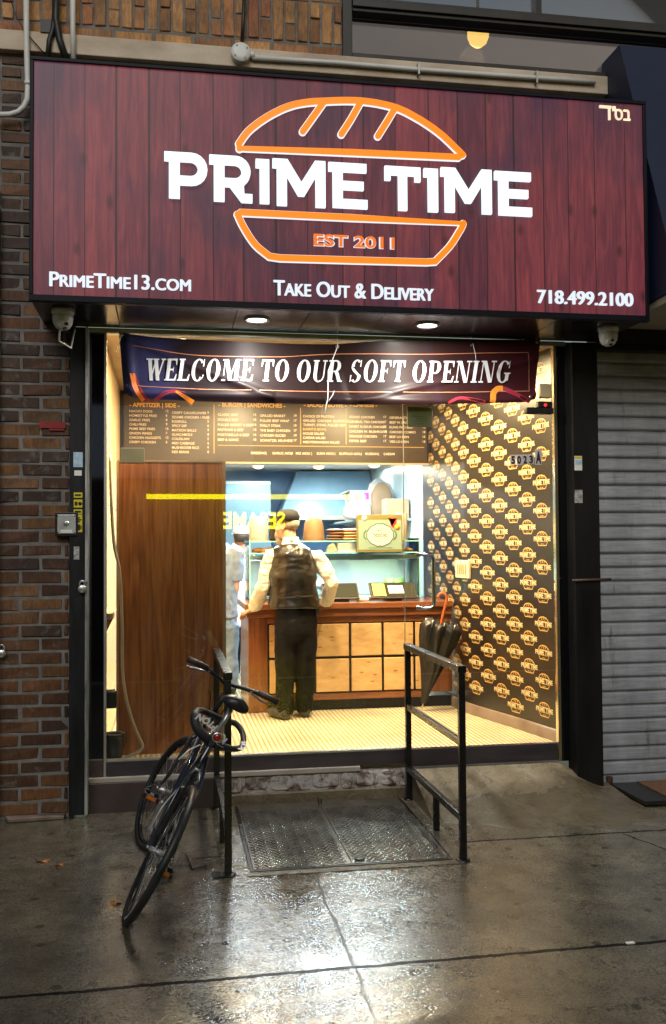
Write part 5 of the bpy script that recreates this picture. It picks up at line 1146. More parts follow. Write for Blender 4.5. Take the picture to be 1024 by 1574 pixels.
zc = at(180, 945, .2).z; MB().box(-.419, -.352, .05, .5, zc-.02, zc+.02).build('board', M['pale_wood'], sh2, bevel=.003); MB().add([(-.419, .3, zc-.0205), (-.36, .3, zc-.0205), (-.419, .3, zc-.14), (-.419, .32, zc-.0205), (-.36, .32, zc-.0205), (-.419, .32, zc-.14)], [(0, 1, 2), (3, 5, 4), (0, 3, 4, 1), (1, 4, 5, 2), (2, 5, 3, 0)]).build('bracket', mat('brown_bracket', (.09, .04, .018), None, rough=.5), sh2)
# ================================================================ COUNTER
ct = thing('counter', 'reddish wood service counter with square end grain blocks set in black frames', 'counter', (1.5, 1.9, FZ))
M['cherry'] = wood('reddish_counter_wood', (.06, .018, .007), (.15, .045, .016), (.23, .08, .03), 1.0, .28, .4, 'x')
M['cherry_v'] = wood('reddish_upright_wood', (.06, .018, .007), (.15, .045, .016), (.23, .08, .03), 1.0, .28, .4, 'z')
CX0, CX1, CY0 = .66, 2.415, 1.65
MB().box(CX0-.03, CX1, CY0-.05, 2.52, 1.165, 1.215).build('worktop', M['cherry'], ct, bevel=.006)
MB().box(CX0-.012, CX1, CY0-.025, CY0+.04, 1.10, 1.1645).build('apron', M['cherry'], ct, bevel=.004)
MB().box(CX0, .822, CY0, CY0+.06, FZ+.005, 1.0995).build('upright', M['cherry_v'], ct, bevel=.004)
MB().box(2.18, CX1, CY0, CY0+.06, FZ+.13, 1.0995).build('upright', M['cherry_v'], ct, bevel=.004)
MB().box(.8225, 2.1795, CY0, CY0+.06, 1.048, 1.0995).box(.8225, 2.1795, CY0, CY0+.06, FZ+.09, .452).build('rail', M['cherry'], ct, bevel=.003)
MB().box(CX0, CX0+.04, CY0+.0605, 2.5, FZ+.005, 1.0995).build('side_panel', M['cherry_v'], ct)
MB().box(.823, CX1, CY0+.05, CY0+.055, FZ, FZ+.0895).build('kick_board', M['black'], ct)
MB().box(.823, 2.179, CY0+.02, CY0+.05, .4525, 1.0475).build('black_lattice', mat('black_lattice', (.01, .007, .005), None, rough=.4), ct)
m, nt, p = newmat('maple_end_block'); g_ = N(nt, 'NewGeometry'); v = coords(nt, (1.4, 1, 4))
vo = N(nt, 'TexVoronoi'); vo.inputs['Scale'].default_value = 5; vo.inputs['Randomness'].default_value = 1; nt.links.new(v, vo.inputs['Vector'])
f = noise(nt, v, 4, 6, .6, .8); wvn = noise(nt, coords(nt, (3, 1, 9)), 3, 5, .6, 2)
c_ = ramp(nt, f, [(.3, (.50, .30, .12)), (.7, (.66, .45, .22))])
c_ = mixc(nt, ramp(nt, vo.outputs['Distance'], [(.05, (.9,)*3), (.2, (0,)*3)]), c_, (.2, .085, .025)); c_ = mixc(nt, ramp(nt, wvn, [(.64, (0,)*3), (.70, (.5,)*3)]), c_, (.36, .18, .06))
nt.links.new(mixc(nt, .5, c_, ramp(nt, g_.outputs['Random Per Island'], [(0, (.8, .76, .7)), (1, (1.1, 1.1, 1.1))]), 'MULTIPLY'), p.inputs['Base Color']); p.inputs['Roughness'].default_value = .35; bump(nt, f, p, .15, .01)
for z0, z1 in ((.466, .742), (.764, 1.036)):
    for x0, x1 in ((.838, .925), (.942, 1.208), (1.23, 1.512), (1.533, 1.795), (1.816, 2.072), (2.093, 2.166)):
        MB().box(x0, x1, CY0-.002, CY0+.03, z0, z1).build('wood_block', m, ct, bevel=.006)
# ================================================================ GLASS DISPLAY CASE on the counter
dc = thing('display_case', 'lit glass food display case with two glass shelves on the counter', 'display case', (1.45, 2.2, 1.215))
M['case_glass'] = glass('green_tinted_glass', (.88, .97, .95), 1.0, 1.5); M['edge_glass'] = mat('green_glass_edge', (.16, .5, .42), (.3, .65, .58), 5, .12)
DX0, DX1, DY0, DY1 = .70, 2.23, 2.0, 2.5
def case_z(py, px=400): return at(px, py, 2.0).z
for nm, z in (('top_shelf', 1.735), ('middle_shelf', 1.632)):
    o = MB().box(DX0, DX1, DY0, DY1, z-.004, z+.004).build(nm, M['case_glass'], dc); MB().box(DX0, DX1, DY0-.004, DY0-.0003, z-.005, z+.005).box(DX0-.004, DX0-.0003, DY0, DY1, z-.005, z+.005).build('polished_edge', M['edge_glass'], o)
MB().box(DX0, DX1, DY0+.002, DY0+.007, 1.222, 1.627).build('front_pane', M['case_glass'], dc)
for x in (DX0, DX1-.006): MB().box(x, x+.006, DY0+.008, DY1, 1.222, 1.76).build('side_pane', M['case_glass'], dc); 
b = MB()
for x in (DX0, DX1-.008): b.box(x-.001, x+.009, DY0-.003, DY0+.0015, 1.222, 1.76)
b.build('edge_post', M['edge_glass'], dc)
MB().box(DX0, DX1, DY0+.01, DY0+.05, 1.575, 1.612).build('light_bar', M['steel'], dc)
MB().box(DX0+.02, DX1-.02, DY0+.052, DY0+.075, 1.585, 1.60).build('light_tube', emis('case_tube', (.85, .97, 1), 5), dc)
L = bpy.data.lights.new('lamp_light', 'AREA'); L.shape = 'RECTANGLE'; L.size = 1.45; L.size_y = .03; L.energy = 24; L.color = (.85, .96, 1)
o = link(bpy.data.objects.new('lamp_light', L)); o.parent = dc; o.location = (0, -.13, .355)
MB().box(DX0, DX1, DY0+.01, DY1, 1.2155, 1.235).build('base_tray', M['steel'], dc)
MB().box(DX0+.01, DX1-.01, DY1+.002, DY1+.01, 1.24, 1.56).build('rear_door', mat('frosted_rear_panel', (.62, .68, .66), (.7, .75, .73), 2, .3), dc)
MB().bar((1.22, DY1-.02, 1.56), (1.46, DY1-.02, 1.25), .03, .01).bar((1.34, DY1-.02, 1.56), (1.6, DY1-.02, 1.25), .02, .01).build('rear_brace', M['steel'], dc)
def heap(name, lab, cat, cx, cy, z, w_, d_, n, r, mt, group=None):
    b = MB()
    for i in range(n):
        a = random.random()*6.28; k = math.sqrt(random.random()); q = (cx+w_*k*math.cos(a), cy+d_*k*math.sin(a), z+r*.6+r*.9*(1-k)*random.random()); rr = r*random.uniform(.7, 1.2)
        b.ball(q, (rr*random.uniform(.9, 1.5), rr*random.uniform(.8, 1.2), rr*.75), 10)
    o = b.build(name, mt); remesh(o, .008, 1); wrinkle(o, .03, .012); return tag(o, lab, cat, group)
M['fried'] = mat('fried_crumb', (.22, .075, .02), (.42, .18, .05), 14, .45, bs=.6, bscale=70)
heap('fried_chicken', 'heap of brown fried chicken on the left of the glass shelf', 'food', .87, 2.2, 1.636, .13, .12, 26, .028, M['fried'])
heap('fried_chicken', 'few pale fried pieces on the right end of the glass shelf', 'food', 2.14, 2.2, 1.636, .06, .1, 9, .024, mat('pale_fried_crumb', (.4, .16, .07), (.55, .27, .14), 14, .45, bs=.6, bscale=70))
def tray(x, y, z, lab, mt, fill, w_=.16):
    t = thing('food_tray', lab, 'food tray', (x, y, z), 'trays in the glass display case')
    MB().lathe([(w_*.8, .002), (w_, .035), (w_*1.06, .036), (w_*1.05, .04)], (x, y, z), seg=4+24, caps=True).build('pan', mt, t)
    b = MB()
    for i in range(14):
        a = random.random()*6.28; k = random.random()*w_*.7; b.ball((x+k*math.cos(a), y+k*math.sin(a), z+.04+random.uniform(0, .035)), (.045, .04, .028), 10)
    o = b.build('food', fill, t); remesh(o, .01, 2)
M['salad'] = mat('green_salad', (.12, .3, .03), (.4, .55, .12), 18, .4); M['rice'] = mat('white_rice', (.55, .52, .4), (.68, .65, .55), 30, .5)
tray(1.42, 2.24, 1.30, 'steel food tray of white rice at the centre of the display case', M['steel'], M['rice'], .13); tray(2.05, 2.26, 1.30, 'steel food tray of green salad at the right of the display case', M['steel'], M['salad'], .13); tray(.92, 2.26, 1.25, 'steel food tray behind the left case glass', M['steel'], M['fried'], .15)
# stacks on the case
bw = thing('bowl_stack', 'tall stack of upturned kraft paper bowls on the glass case', 'bowls', (1.298, 2.2, 1.739))
MB().lathe([(.098, 0), (.1, .004), (.086, .15), (.08, .165), (.07, .19), (.05, .205), (.04, .206)], (1.298, 2.2, 1.74), seg=32).build('outer_bowl', mat('kraft_board', (.2, .115, .05), (.27, .16, .075), 9, .6), bw)
b = MB()
for k in range(9): b.lathe([(.1-.0016*k, .012*k+.004), (.1035-.0016*k, .012*k+.007), (.1-.0016*k, .012*k+.010)], (1.298, 2.2, 1.745), seg=32, caps=False)
b.build('rim', bpy.data.materials['kraft_board'], bw)
cs_ = thing('cup_stack', 'tall stack of white foam cups on the left end of the glass case', 'cups', (.805, 2.25, 1.739))
MB().lathe([(.083, 0), (.083, .14), (.074, .2), (.07, .215), (.05, .22)], (.805, 2.25, 1.74), seg=32).build('cup', mat('white_foam', (.5, .48, .42), None, rough=.6), cs_)
b = MB()
for k in range(12): b.lathe([(.083, .012*k), (.0865, .012*k+.003), (.083, .012*k+.006)], (.805, 2.25, 1.742), seg=32, caps=False)
b.build('rim', bpy.data.materials['white_foam'], cs_)
tag(MB().box(.90, .965, 2.22, 2.29, 1.7395, 1.98).build('bottle', mat('dark_bottle', (.02, .018, .015), None, rough=.2), bevel=.02), 'dark square bottle beside the white cup stack', 'bottle')
for k, (x, z, w_, lab, mt) in enumerate(((1.50, 1.74, .085, 'dark brown', (.12, .06, .03)), (1.62, 1.74, .09, 'tan', (.38, .22, .11)))):
    t = thing('sandwich_buns', 'pile of %s flat sandwich buns on the glass case' % lab, 'bread', (x, 2.2, z), 'buns on the glass case')
    for j in range(4): 
        b = MB().ball((x+random.uniform(-.012, .012), 2.2, z+.016+j*.026), (w_, .09, .017), 18); b.build('bun', mat('%s_crust' % lab.replace(' ', '_'), mt, tuple(c*1.35 for c in mt), 15, .5, bs=.3), t)
# cardboard sign leaning on the case
A = at(549, 791, 1.94); B_ = at(619.5, 848.5, 1.94)
cb_ = thing('carton_sign', 'pale green carton box with a scalloped white badge propped on the display case', 'carton', ((A.x+B_.x)/2, 1.96, B_.z))
GX, GY, GW, GH = A.x, 1.94, B_.x-A.x, A.z-B_.z
M['olive'] = mat('olive_gold_card', (.13, .11, .03), (.17, .145, .045), 6, .5)
MB().box(A.x, B_.x, 1.941, 1.985, B_.z, A.z).build('box', M['olive'], cb_, bevel=.004)
MB().box(A.x+GW*.03, B_.x-GW*.03, 1.938, 1.9405, B_.z+GH*.07, A.z-GH*.14).build('panel', mat('pale_green_print', (.17, .25, .2), (.2, .28, .23), 4, .5), cb_)
cx, cz = A.x+GW*.5, B_.z+GH*.46
def scal(r0, r1, k): return [(cx+r0*(1+.035*abs(math.sin(6*t)))*math.cos(t), cz+r1*(1+.06*abs(math.sin(6*t)))*math.sin(t)) for t in [2*math.pi*i/72 for i in range(72)]]
MB().prism(scal(GW*.285, GH*.285, 1), 1.9365, 1.9378).build('badge', mat('pale_grey_badge', (.36, .41, .4), None, rough=.5), cb_)
b = MB().ribbon(scal(GW*.285, GH*.285, 1), .0035, 1.935, 1.9362, True).ribbon([(cx+GW*.20*math.cos(t), cz+GH*.18*math.sin(t)) for t in [2*math.pi*i/40 for i in range(40)]], .001, 1.935, 1.9362, True)
for s_ in (-1, 1): b.ribbon([(cx+s_*GW*.31, cz+GH*.12), (cx+s_*GW*.35, cz+GH*.05), (cx+s_*GW*.355, cz-GH*.05), (cx+s_*GW*.31, cz-GH*.12)], .004, 1.935, 1.9362)
b.txt('\u05dc\u05d0\u05de\u05e1\u05d8\u05e8\u05d0\u05de', cx, cz-.018, .034, GW*.31, 1.9358, 0, .02, anchor='c').txt('\u05d3\u05e8\u05d9\u05d9\u05df', cx, cz+.03, .016, GW*.1, 1.9358, 0, .01, anchor='c')
b.box(cx-GW*.26, cx+GW*.27, 1.9355, 1.9377, B_.z+GH*.115, B_.z+GH*.125); b.build('print', mat('dark_green_print', (.03, .07, .05), None, rough=.5), cb_)
MB().prism([(A.x+GW*.79+.03*math.cos(t), A.z-GH*.17+.012-.055*abs(math.sin(t))*1.3) for t in [2*math.pi*i/16 for i in range(9)]]+[(A.x+GW*.76-.03, A.z-GH*.09), (A.x+GW*.82+.02, A.z-GH*.09)][::-1], 1.9345, 1.9375).build('red_seal', mat('red_seal_print', (.6, .03, .05), None, rough=.5), cb_)
MB().lathe([(.024, 0), (.024, .002)], (A.x+GW*.875, 1.9343, A.z-GH*.33), (0, -1, 0), 20).build('yellow_seal', mat('yellow_seal_print', (.8, .42, .02), None, rough=.5), cb_)
MB().lathe([(.024, 0), (.024, .002)], (A.x+GW*.16, 1.9375, A.z-GH*.10), (0, -1, 0), 24).build('round_mark', M['paper'], cb_)
# till screens
def till(x0, x1, lab, flip):
    t = thing('till_screen', lab, 'till', ((x0+x1)/2, 1.8, 1.216), 'till screens on the counter')
    def Q(u, w_, o_): return Vector((x0+(x1-x0)*u, 1.70+.12*w_-.02*o_, 1.245+.115*w_+.02*o_))
    def slab(mb, u0, u1, w0, w1, o0, o1): mb.add([Q(u, w_, o_) for u in (u0, u1) for w_ in (w0, w1) for o_ in (o0, o1)], [(0, 1, 3, 2), (4, 6, 7, 5), (0, 4, 5, 1), (2, 3, 7, 6), (0, 2, 6, 4), (1, 5, 7, 3)]); return mb
    slab(MB(), 0, 1, 0, 1.12, -.6, 0).build('bezel', M['dark_frame'], t, bevel=.004)
    slab(MB(), .035, .965, .07, 1.05, .02, .1).build('screen', mat('dark_till_glass', (.03, .035, .03), None, rough=.08, coat=1), t)
    if flip:
        slab(MB(), .4, .72, .3, .85, .12, .2).build('white_card', M['paper'], t); slab(MB(), .06, .33, .12, 1.0, .11, .17).build('picture', mat('amber_screen_picture', (.5, .3, .07), (.7, .5, .16), 9, .3), t)
    MB().box((x0+x1)/2-.07, (x0+x1)/2+.07, 1.72, 1.85, 1.2155, 1.24).build('stand', M['black_plastic'], t, bevel=.006)
till(1.72, 2.13, 'till screen with a white card on the right of the counter', True); till(1.30, 1.62, 'dark till screen half hidden by the man in the waistcoat', False)
tag(MB().box(1.62, 1.72, 1.78, 1.9, 1.2155, 1.262).build('card_reader', M['white_plastic'], bevel=.012), 'small white card reader between the two till screens', 'card reader')
# paper things on the middle shelf
tag(MB().box(1.50, 1.66, 2.08, 2.2, 1.6365, 1.72).build('paper_box', M['paper'], bevel=.004), 'white paper takeaway box on the glass shelf left of the carton', 'box')
b = MB().prism([(1.40, 1.6365), (1.50, 1.6365), (1.48, 1.70), (1.46, 1.722), (1.42, 1.69)], 2.1, 2.2); tag(b.build('wrapped_sandwich', mat('foil_paper', (.5, .48, .3), (.7, .68, .5), 30, .3), bevel=.006), 'wrapped sandwich on the glass shelf behind the waistcoat man', 'sandwich')
# kitchen shelf with boxes
ks = thing('kitchen_shelf', 'white shelf along the right kitchen wall holding boxes', 'shelf', (2.3, 4.2, 1.98)); MB().box(1.95, 2.459, 3.2, 5.3, 1.945, 1.97).build('board', M['kwhite'], ks, bevel=.004)
b = MB()
for y in (3.5, 4.3, 5.1): b.prism([(2.459, 1.9445), (2.1, 1.9445), (2.459, 1.70)], y, y+.02)
b.build('bracket', M['steel'], ks)
M['card_white'] = mat('white_carton', (.42, .45, .45), (.5, .52, .52), 6, .6); M['card_brown'] = mat('brown_carton', (.30, .19, .10), (.38, .25, .14), 6, .6)
wb = thing('carton', 'white cardboard carton with round mark on the kitchen shelf', 'carton', (2.03, 4.1, 1.971)); MB().box(1.96, 2.19, 3.95, 4.25, 1.9715, 2.30).build('box', M['card_white'], wb, bevel=.004)
MB().add([(1.96, 3.95, 2.30), (1.90, 3.93, 2.27), (1.90, 4.24, 2.27), (1.96, 4.25, 2.30), (1.962, 3.95, 2.296), (1.902, 3.93, 2.266), (1.902, 4.24, 2.266), (1.962, 4.25, 2.296)], [(0, 1, 2, 3), (4, 5, 6, 7), (0, 1, 5, 4), (1, 2, 6, 5), (2, 3, 7, 6)]).build('flap', M['card_white'], wb)
MB().ribbon([(2.04+.022*math.cos(t), 2.22+.022*math.sin(t)) for t in [2*math.pi*i/20 for i in range(20)]], .003, 3.948, 3.9497, True).box(2.037, 2.043, 3.948, 3.9497, 2.205, 2.235).build('round_mark', M['black'], wb); MB().box(2.12, 2.17, 3.9475, 3.9497, 2.2, 2.27).build('pink_label', mat('magenta_label', (.6, .08, .4), None, rough=.5), wb)
pb_ = thing('paper_bag', 'crumpled brown paper bag in white wrapping on the kitchen shelf', 'bag', (2.32, 3.95, 1.971))
o = MB().loft([((2.31, 3.95, 1.975), .11, .09), ((2.31, 3.95, 2.1), .115, .09), ((2.31, 3.95, 2.25), .12, .085), ((2.31, 3.95, 2.34), .085, .06), ((2.30, 3.95, 2.38), .03, .03)], 20, 0, 4).build('bag', M['card_brown'], pb_); wrinkle(o, .06, .03)
o = MB().loft([((2.31, 3.99, 2.12), .135, .09), ((2.31, 3.99, 2.28), .14, .085), ((2.30, 3.99, 2.37), .11, .06), ((2.29, 3.99, 2.42), .03, .02)], 20, 0, 4).build('wrapping', M['card_white'], pb_); wrinkle(o, .05, .04)
o = MB().loft([((1.85+.06, 3.6, 1.975), .06, .1), ((1.9, 3.6, 2.02), .075, .12), ((1.89, 3.6, 2.07), .05, .1), ((1.85, 3.6, 2.1), .015, .05)], 16, 0, 3).build('paper_bundle', M['card_white']); wrinkle(o, .05, .05); tag(o, 'loose white paper bundle at the front end of the kitchen shelf', 'paper')
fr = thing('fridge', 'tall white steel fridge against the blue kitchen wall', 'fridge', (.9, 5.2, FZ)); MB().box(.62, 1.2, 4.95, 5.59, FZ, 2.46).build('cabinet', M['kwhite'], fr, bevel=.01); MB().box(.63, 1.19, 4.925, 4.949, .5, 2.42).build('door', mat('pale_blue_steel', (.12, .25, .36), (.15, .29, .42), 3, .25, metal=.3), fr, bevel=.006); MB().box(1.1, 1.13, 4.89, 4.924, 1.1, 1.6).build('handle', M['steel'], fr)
hd_ = thing('extractor_hood', 'steel extractor hood over the kitchen line at the right', 'hood', (1.9, 5.0, 2.1)); MB().add([(1.30, 4.9, 2.05), (2.45, 4.9, 2.05), (2.45, 5.59, 2.05), (1.30, 5.59, 2.05), (1.55, 5.2, 2.6), (2.45, 5.2, 2.6), (2.45, 5.59, 2.6), (1.55, 5.59, 2.6)], [(0, 1, 2, 3), (4, 5, 6, 7), (0, 1, 5, 4), (1, 2, 6, 5), (2, 3, 7, 6), (3, 0, 4, 7)]).build('canopy', mat('blue_grey_steel', (.13, .27, .45), (.18, .33, .52), 3, .25, metal=.4), hd_)
MB().box(1.30, 2.45, 4.89, 4.92, 2.0, 2.049).build('lip', M['steel'], hd_)
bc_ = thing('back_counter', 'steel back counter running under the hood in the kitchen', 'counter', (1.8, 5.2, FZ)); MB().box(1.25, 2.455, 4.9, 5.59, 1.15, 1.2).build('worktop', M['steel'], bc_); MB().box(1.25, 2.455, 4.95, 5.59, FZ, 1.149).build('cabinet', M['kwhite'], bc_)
# umbrella leaning in the corner
um = thing('umbrella', 'furled black umbrella with a red wooden crook leaning by the counter', 'umbrella', (2.1, 1.45, FZ))
T0, T1 = Vector((2.09, 1.46, FZ+.01)), Vector((2.27, 1.40, 1.13)); ax = (T1-T0).normalized(); sd = ax.cross(Vector((0, 1, 0))).normalized(); fb = ax.cross(sd)
MB().tube([T0, T0+ax*.06], [.004, .007], 8).build('ferrule', mat('tan_wood_tip', (.5, .35, .18), None, rough=.4), um)
MB().tube([T0+ax*.05, T1], .006, 8).build('shaft', M['steel'], um)
rings = []
for h, r_ in ((.06, .012), (.17, .036), (.33, .075), (.48, .108), (.60, .13), (.67, .142), (.72, .125), (.70, .06), (.68, .012)):
    ring = []
    for k in range(48):
        a = 2*math.pi*k/48; lob = 1+.28*math.sin(8*a+h*6)*min(1, h*1.6); hz_ = h+(.05*abs(math.sin(4*a+1.5)) if .6 < h < .73 and r_ > .11 else 0)
        ring.append(T0+ax*hz_+sd*(r_*lob*math.cos(a))+fb*(r_*lob*.8*math.sin(a)))
    rings.append(ring)
b = MB().add([q for r_ in rings for q in r_], [(i*48+k, i*48+(k+1) % 48, (i+1)*48+(k+1) % 48, (i+1)*48+k) for i in range(len(rings)-1) for k in range(48)], True)
o = b.build('canopy', mat('black_umbrella_cloth', (.004, .004, .004), (.010, .009, .009), 8, .4), um); wrinkle(o, .07, .05)
b = MB()
for k in range(8):
    a = 2*math.pi*k/8; b.tube([T0+ax*.70+sd*(.13*math.cos(a))+fb*(.1*math.sin(a)), T0+ax*.76+sd*(.14*math.cos(a))+fb*(.1*math.sin(a))], .003, 6)
b.build('rib_tip', M['steel'], um)
hk = T1+ax*.02; MB().tube(smooth_path([tuple(T1-ax*.12), tuple(T1), tuple(T1+ax*.12), tuple(T1+ax*.155+sd*.03), tuple(T1+ax*.15+sd*.065), tuple(T1+ax*.115+sd*.078)], 5), .0115, 12).build('crook_handle', wood('red_crook_wood', (.2, .03, .01), (.35, .07, .02), (.45, .12, .04)), um)

t = thing('cup_stack', 'white foam cups stacked on the right end of the glass case behind the carton', 'cups', (2.14, 2.32, 1.739))
MB().lathe([(.055, 0), (.055, .2), (.048, .25), (.044, .255)], (2.14, 2.32, 1.74), seg=28).build('cup', bpy.data.materials['white_foam'], t)
b = MB()
for k in range(16): b.lathe([(.055, .0125*k), (.058, .0125*k+.003), (.055, .0125*k+.006)], (2.14, 2.32, 1.742), seg=28, caps=False)
b.build('rim', bpy.data.materials['white_foam'], t)
for k, (y, h, lab) in enumerate(((3.32, .20, 'nearest'), (4.62, .26, 'farthest'))):
    t = thing('carton', '%s brown carton standing on the kitchen shelf' % lab, 'carton', (2.3, y, 1.971)); MB().box(2.2, 2.44, y-.1, y+.12, 1.9715, 1.9715+h).build('box', M['card_brown'], t, bevel=.004); MB().box(2.2, 2.44, y-.012, y+.03, 1.972+h, 1.9735+h).build('tape', mat('clear_brown_tape', (.5, .36, .2), None, rough=.2), t)
for k, (x, r_, h, lab, c_) in enumerate(((1.38, .09, .2, 'leftmost tall steel pot', 'steel'), (1.62, .11, .14, 'middle wide steel pot', 'steel'), (1.9, .07, .26, 'white tub', 'white_plastic'))):
    t = thing('cooking_pot' if c_ == 'steel' else 'tub', '%s on the steel back counter of the kitchen' % lab, 'pot' if c_ == 'steel' else 'tub', (x, 5.1, 1.2))
    MB().lathe([(r_, .002), (r_, h), (r_*1.05, h+.005), (r_*1.05, h+.012), (r_*.4, h+.03)], (x, 5.1, 1.2)).build('body', M[c_], t); MB().ball((x, 5.1, 1.2+h+.04), .018, 10).build('knob', M['black_plastic'], t)
for k in range(4):
    t = thing('ladle', 'long steel ladle hanging on the blue kitchen wall, one of four alike', 'ladle', (1.0+.1*k+.3, 5.58, 1.9), 'ladles hanging on the kitchen wall'); x = 1.3+.1*k
    MB().tube([(x, 5.57, 1.95), (x, 5.57, 1.62)], .006, 6).build('shaft', M['steel'], t); MB().lathe([(.01, -.02), (.03, -.012), (.038, .012)], (x, 5.555, 1.6), seg=14).build('bowl', M['steel'], t)
# ================================================================ PEOPLE
def skin_mat(name, c): 
    m, nt, p = newmat(name); p.inputs['Base Color'].default_value = (*c, 1); p.inputs['Roughness'].default_value = .5; p.inputs['Subsurface Weight'].default_value = .1; p.inputs['Subsurface Radius'].default_value = (.02, .008, .004); return m
M['skin'] = skin_mat('pale_skin', (.5, .27, .18))
def head_loft(b, c, hd, fwd, tilt=0, s=1.0):
    """head with jaw, nose, ears, eyes sockets; c = centre of skull, fwd = unit facing direction (x, y)"""
    f = Vector((fwd[0], fwd[1], 0)).normalized(); r_ = Vector((f.y, -f.x, 0)); c = Vector(c)
    def ell(o, rx, ry, rz, seg=18):
        bb_ = MB().ball((0, 0, 0), (rx, ry, rz), seg); b.add([c+(r_*(o[0]+x)+f*(o[1]+y)+Vector((0, 0, o[2]+z)))*s for x, y, z in bb_.v], bb_.f, True)
    ell((0, -.012, .02), .077, .095, .10); ell((0, .03, -.06), .058, .062, .07); ell((0, .055, -.095), .035, .035, .028)
    ell((0, .098, -.03), .013, .02, .026); ell((0, .088, .0), .011, .012, .03); ell((0, .082, -.066), .026, .014, .012)
    for k in (-1, 1): ell((k*.079, -.005, -.03), .011, .022, .033); ell((k*.03, .076, .005), .014, .010, .010); ell((k*.045, .055, -.045), .022, .025, .025)
def hand(b, wrist, d, palm_n, curl, s=1.0):
    """palm, five fingers with bends, thumb; d = pointing direction, palm_n = palm normal"""
    wrist = Vector(wrist); d = Vector(d).normalized(); n_ = Vector(palm_n); n_ = (n_-d*n_.dot(d)).normalized(); s_ = d.cross(n_)
    P = lambda a, c_, e=0: wrist+(d*a+s_*c_+n_*e)*s
    for k in (-.027, -.009, .009, .027): b.tube([P(-.01, k*.6), P(.04, k), P(.085, k*1.08)], [.015*s, .0165*s, .0125*s], 10)
    for k, L in ((-.030, .062), (-.0105, .08), (.0105, .086), (.030, .075)):
        pts = [P(.075, k)]; a = 0; p0 = Vector((.085, 0)); 
        for q, ll in enumerate((.45, .32, .23)):
            a += curl*(.6, 1, .7)[q]; p0 = p0+Vector((math.cos(a), math.sin(a)))*L*ll; pts.append(P(p0.x, k*1.1, p0.y))
        b.tube(pts, [.0095*s, .009*s, .008*s, .0065*s], 10)
    b.tube([P(.01, .028), P(.04, .052, .01), P(.07, .058, .02), P(.09, .054, .028)], [.013*s, .0115*s, .0098*s, .007*s], 10)
M['shirt'] = mat('cream_white_shirt', (.68, .65, .57), (.78, .75, .68), 8, .75, bs=.2, bscale=25)
M['satin'] = mat('black_satin_back', (.004, .0035, .003), (.011, .009, .007), 4, .26, .36, coat=.2)
nt = M['satin'].node_tree; bump(nt, noise(nt, coords(nt, (4, 4, 9), (0, R(48), 0)), 1.0, 2, .5, .6), nt.nodes['Principled BSDF'], .55, .04)
nt = M['shirt'].node_tree; bump(nt, noise(nt, coords(nt, (9, 9, 16), (0, R(-30), 0)), 1.2, 3, .55, .8), nt.nodes['Principled BSDF'], .7, .03)
M['trouser'] = mat('black_wool_trousers', (.002, .0018, .0016), (.0045, .004, .0035), 10, .8, bs=.3, bscale=40, spec=.15)
nt = M['trouser'].node_tree; bump(nt, noise(nt, coords(nt, (6, 6, 7), (0, R(25), 0)), 1.0, 2, .5, .8), nt.nodes['Principled BSDF'], .4, .04)
M['shoe'] = mat('black_leather', (.012, .011, .01), (.02, .018, .016), 8, .3)
PY = 1.36                                                              # the man stands just in front of the counter
def pt(px, py, y=PY): return at(px, py, y)
man = thing('person', 'man in black satin waistcoat, white shirt, black trousers and black cap leaning at the counter', 'person', (pt(450, 1100).x, PY, FZ))
sx = pt(450, 850).x; hipx = pt(455, 940).x
hc = pt(441, 806, PY+.05); sz = pt(450, 838).z
shL, shR = pt(417, 853), pt(488, 856); elL, elR = pt(404, 905, PY+.02), pt(511, 896, PY-.02)
wrL, wrR = pt(390, 937, PY+.22), pt(500, 930, PY+.24)
b = MB(); head_loft(b, hc, 0, (-.75, .66))
b.tube([hc+Vector((.01, -.02, -.06)), Vector((sx-.02, PY+.01, sz+.01)), Vector((sx, PY, sz-.06))], [.058, .06, .09], 16)
b.loft([((sx, PY, sz-.46), .14, .10), ((sx, PY, sz-.2), .16, .11), ((sx, PY, sz-.06), .15, .09), ((sx, PY, sz-.02), .08, .06)])
b.tube([shL, elL, wrL], [.05, .04, .028], 12); b.tube([shR, elR, wrR], [.05, .04, .028], 12)
hand(b, wrL, (wrL-elL)*.4+Vector((-.25, .15, -.05)), (0, 0, -1), .55); hand(b, wrR, (-.3, .8, -.1), (-.4, 0, -1), .5)
fL, fR = pt(438, 1099, PY-.02), pt(468, 1096, PY+.06); hz0 = pt(455, 935).z
for hxo, ft in ((-.07, fL), (.075, fR)): b.tube([(hipx+hxo, PY, hz0), (hipx+hxo*1.1+(ft.x-hipx-hxo)*.3, PY+.0, hz0-.42), (ft.x, ft.y-.02, FZ+.09)], [.085, .055, .04], 14)
b.loft([((hipx, PY, hz0-.06), .13, .09), ((hipx, PY, hz0+.06), .13, .095)])
body = b.build('body', M['skin'], man); remesh(body, .007, 4)
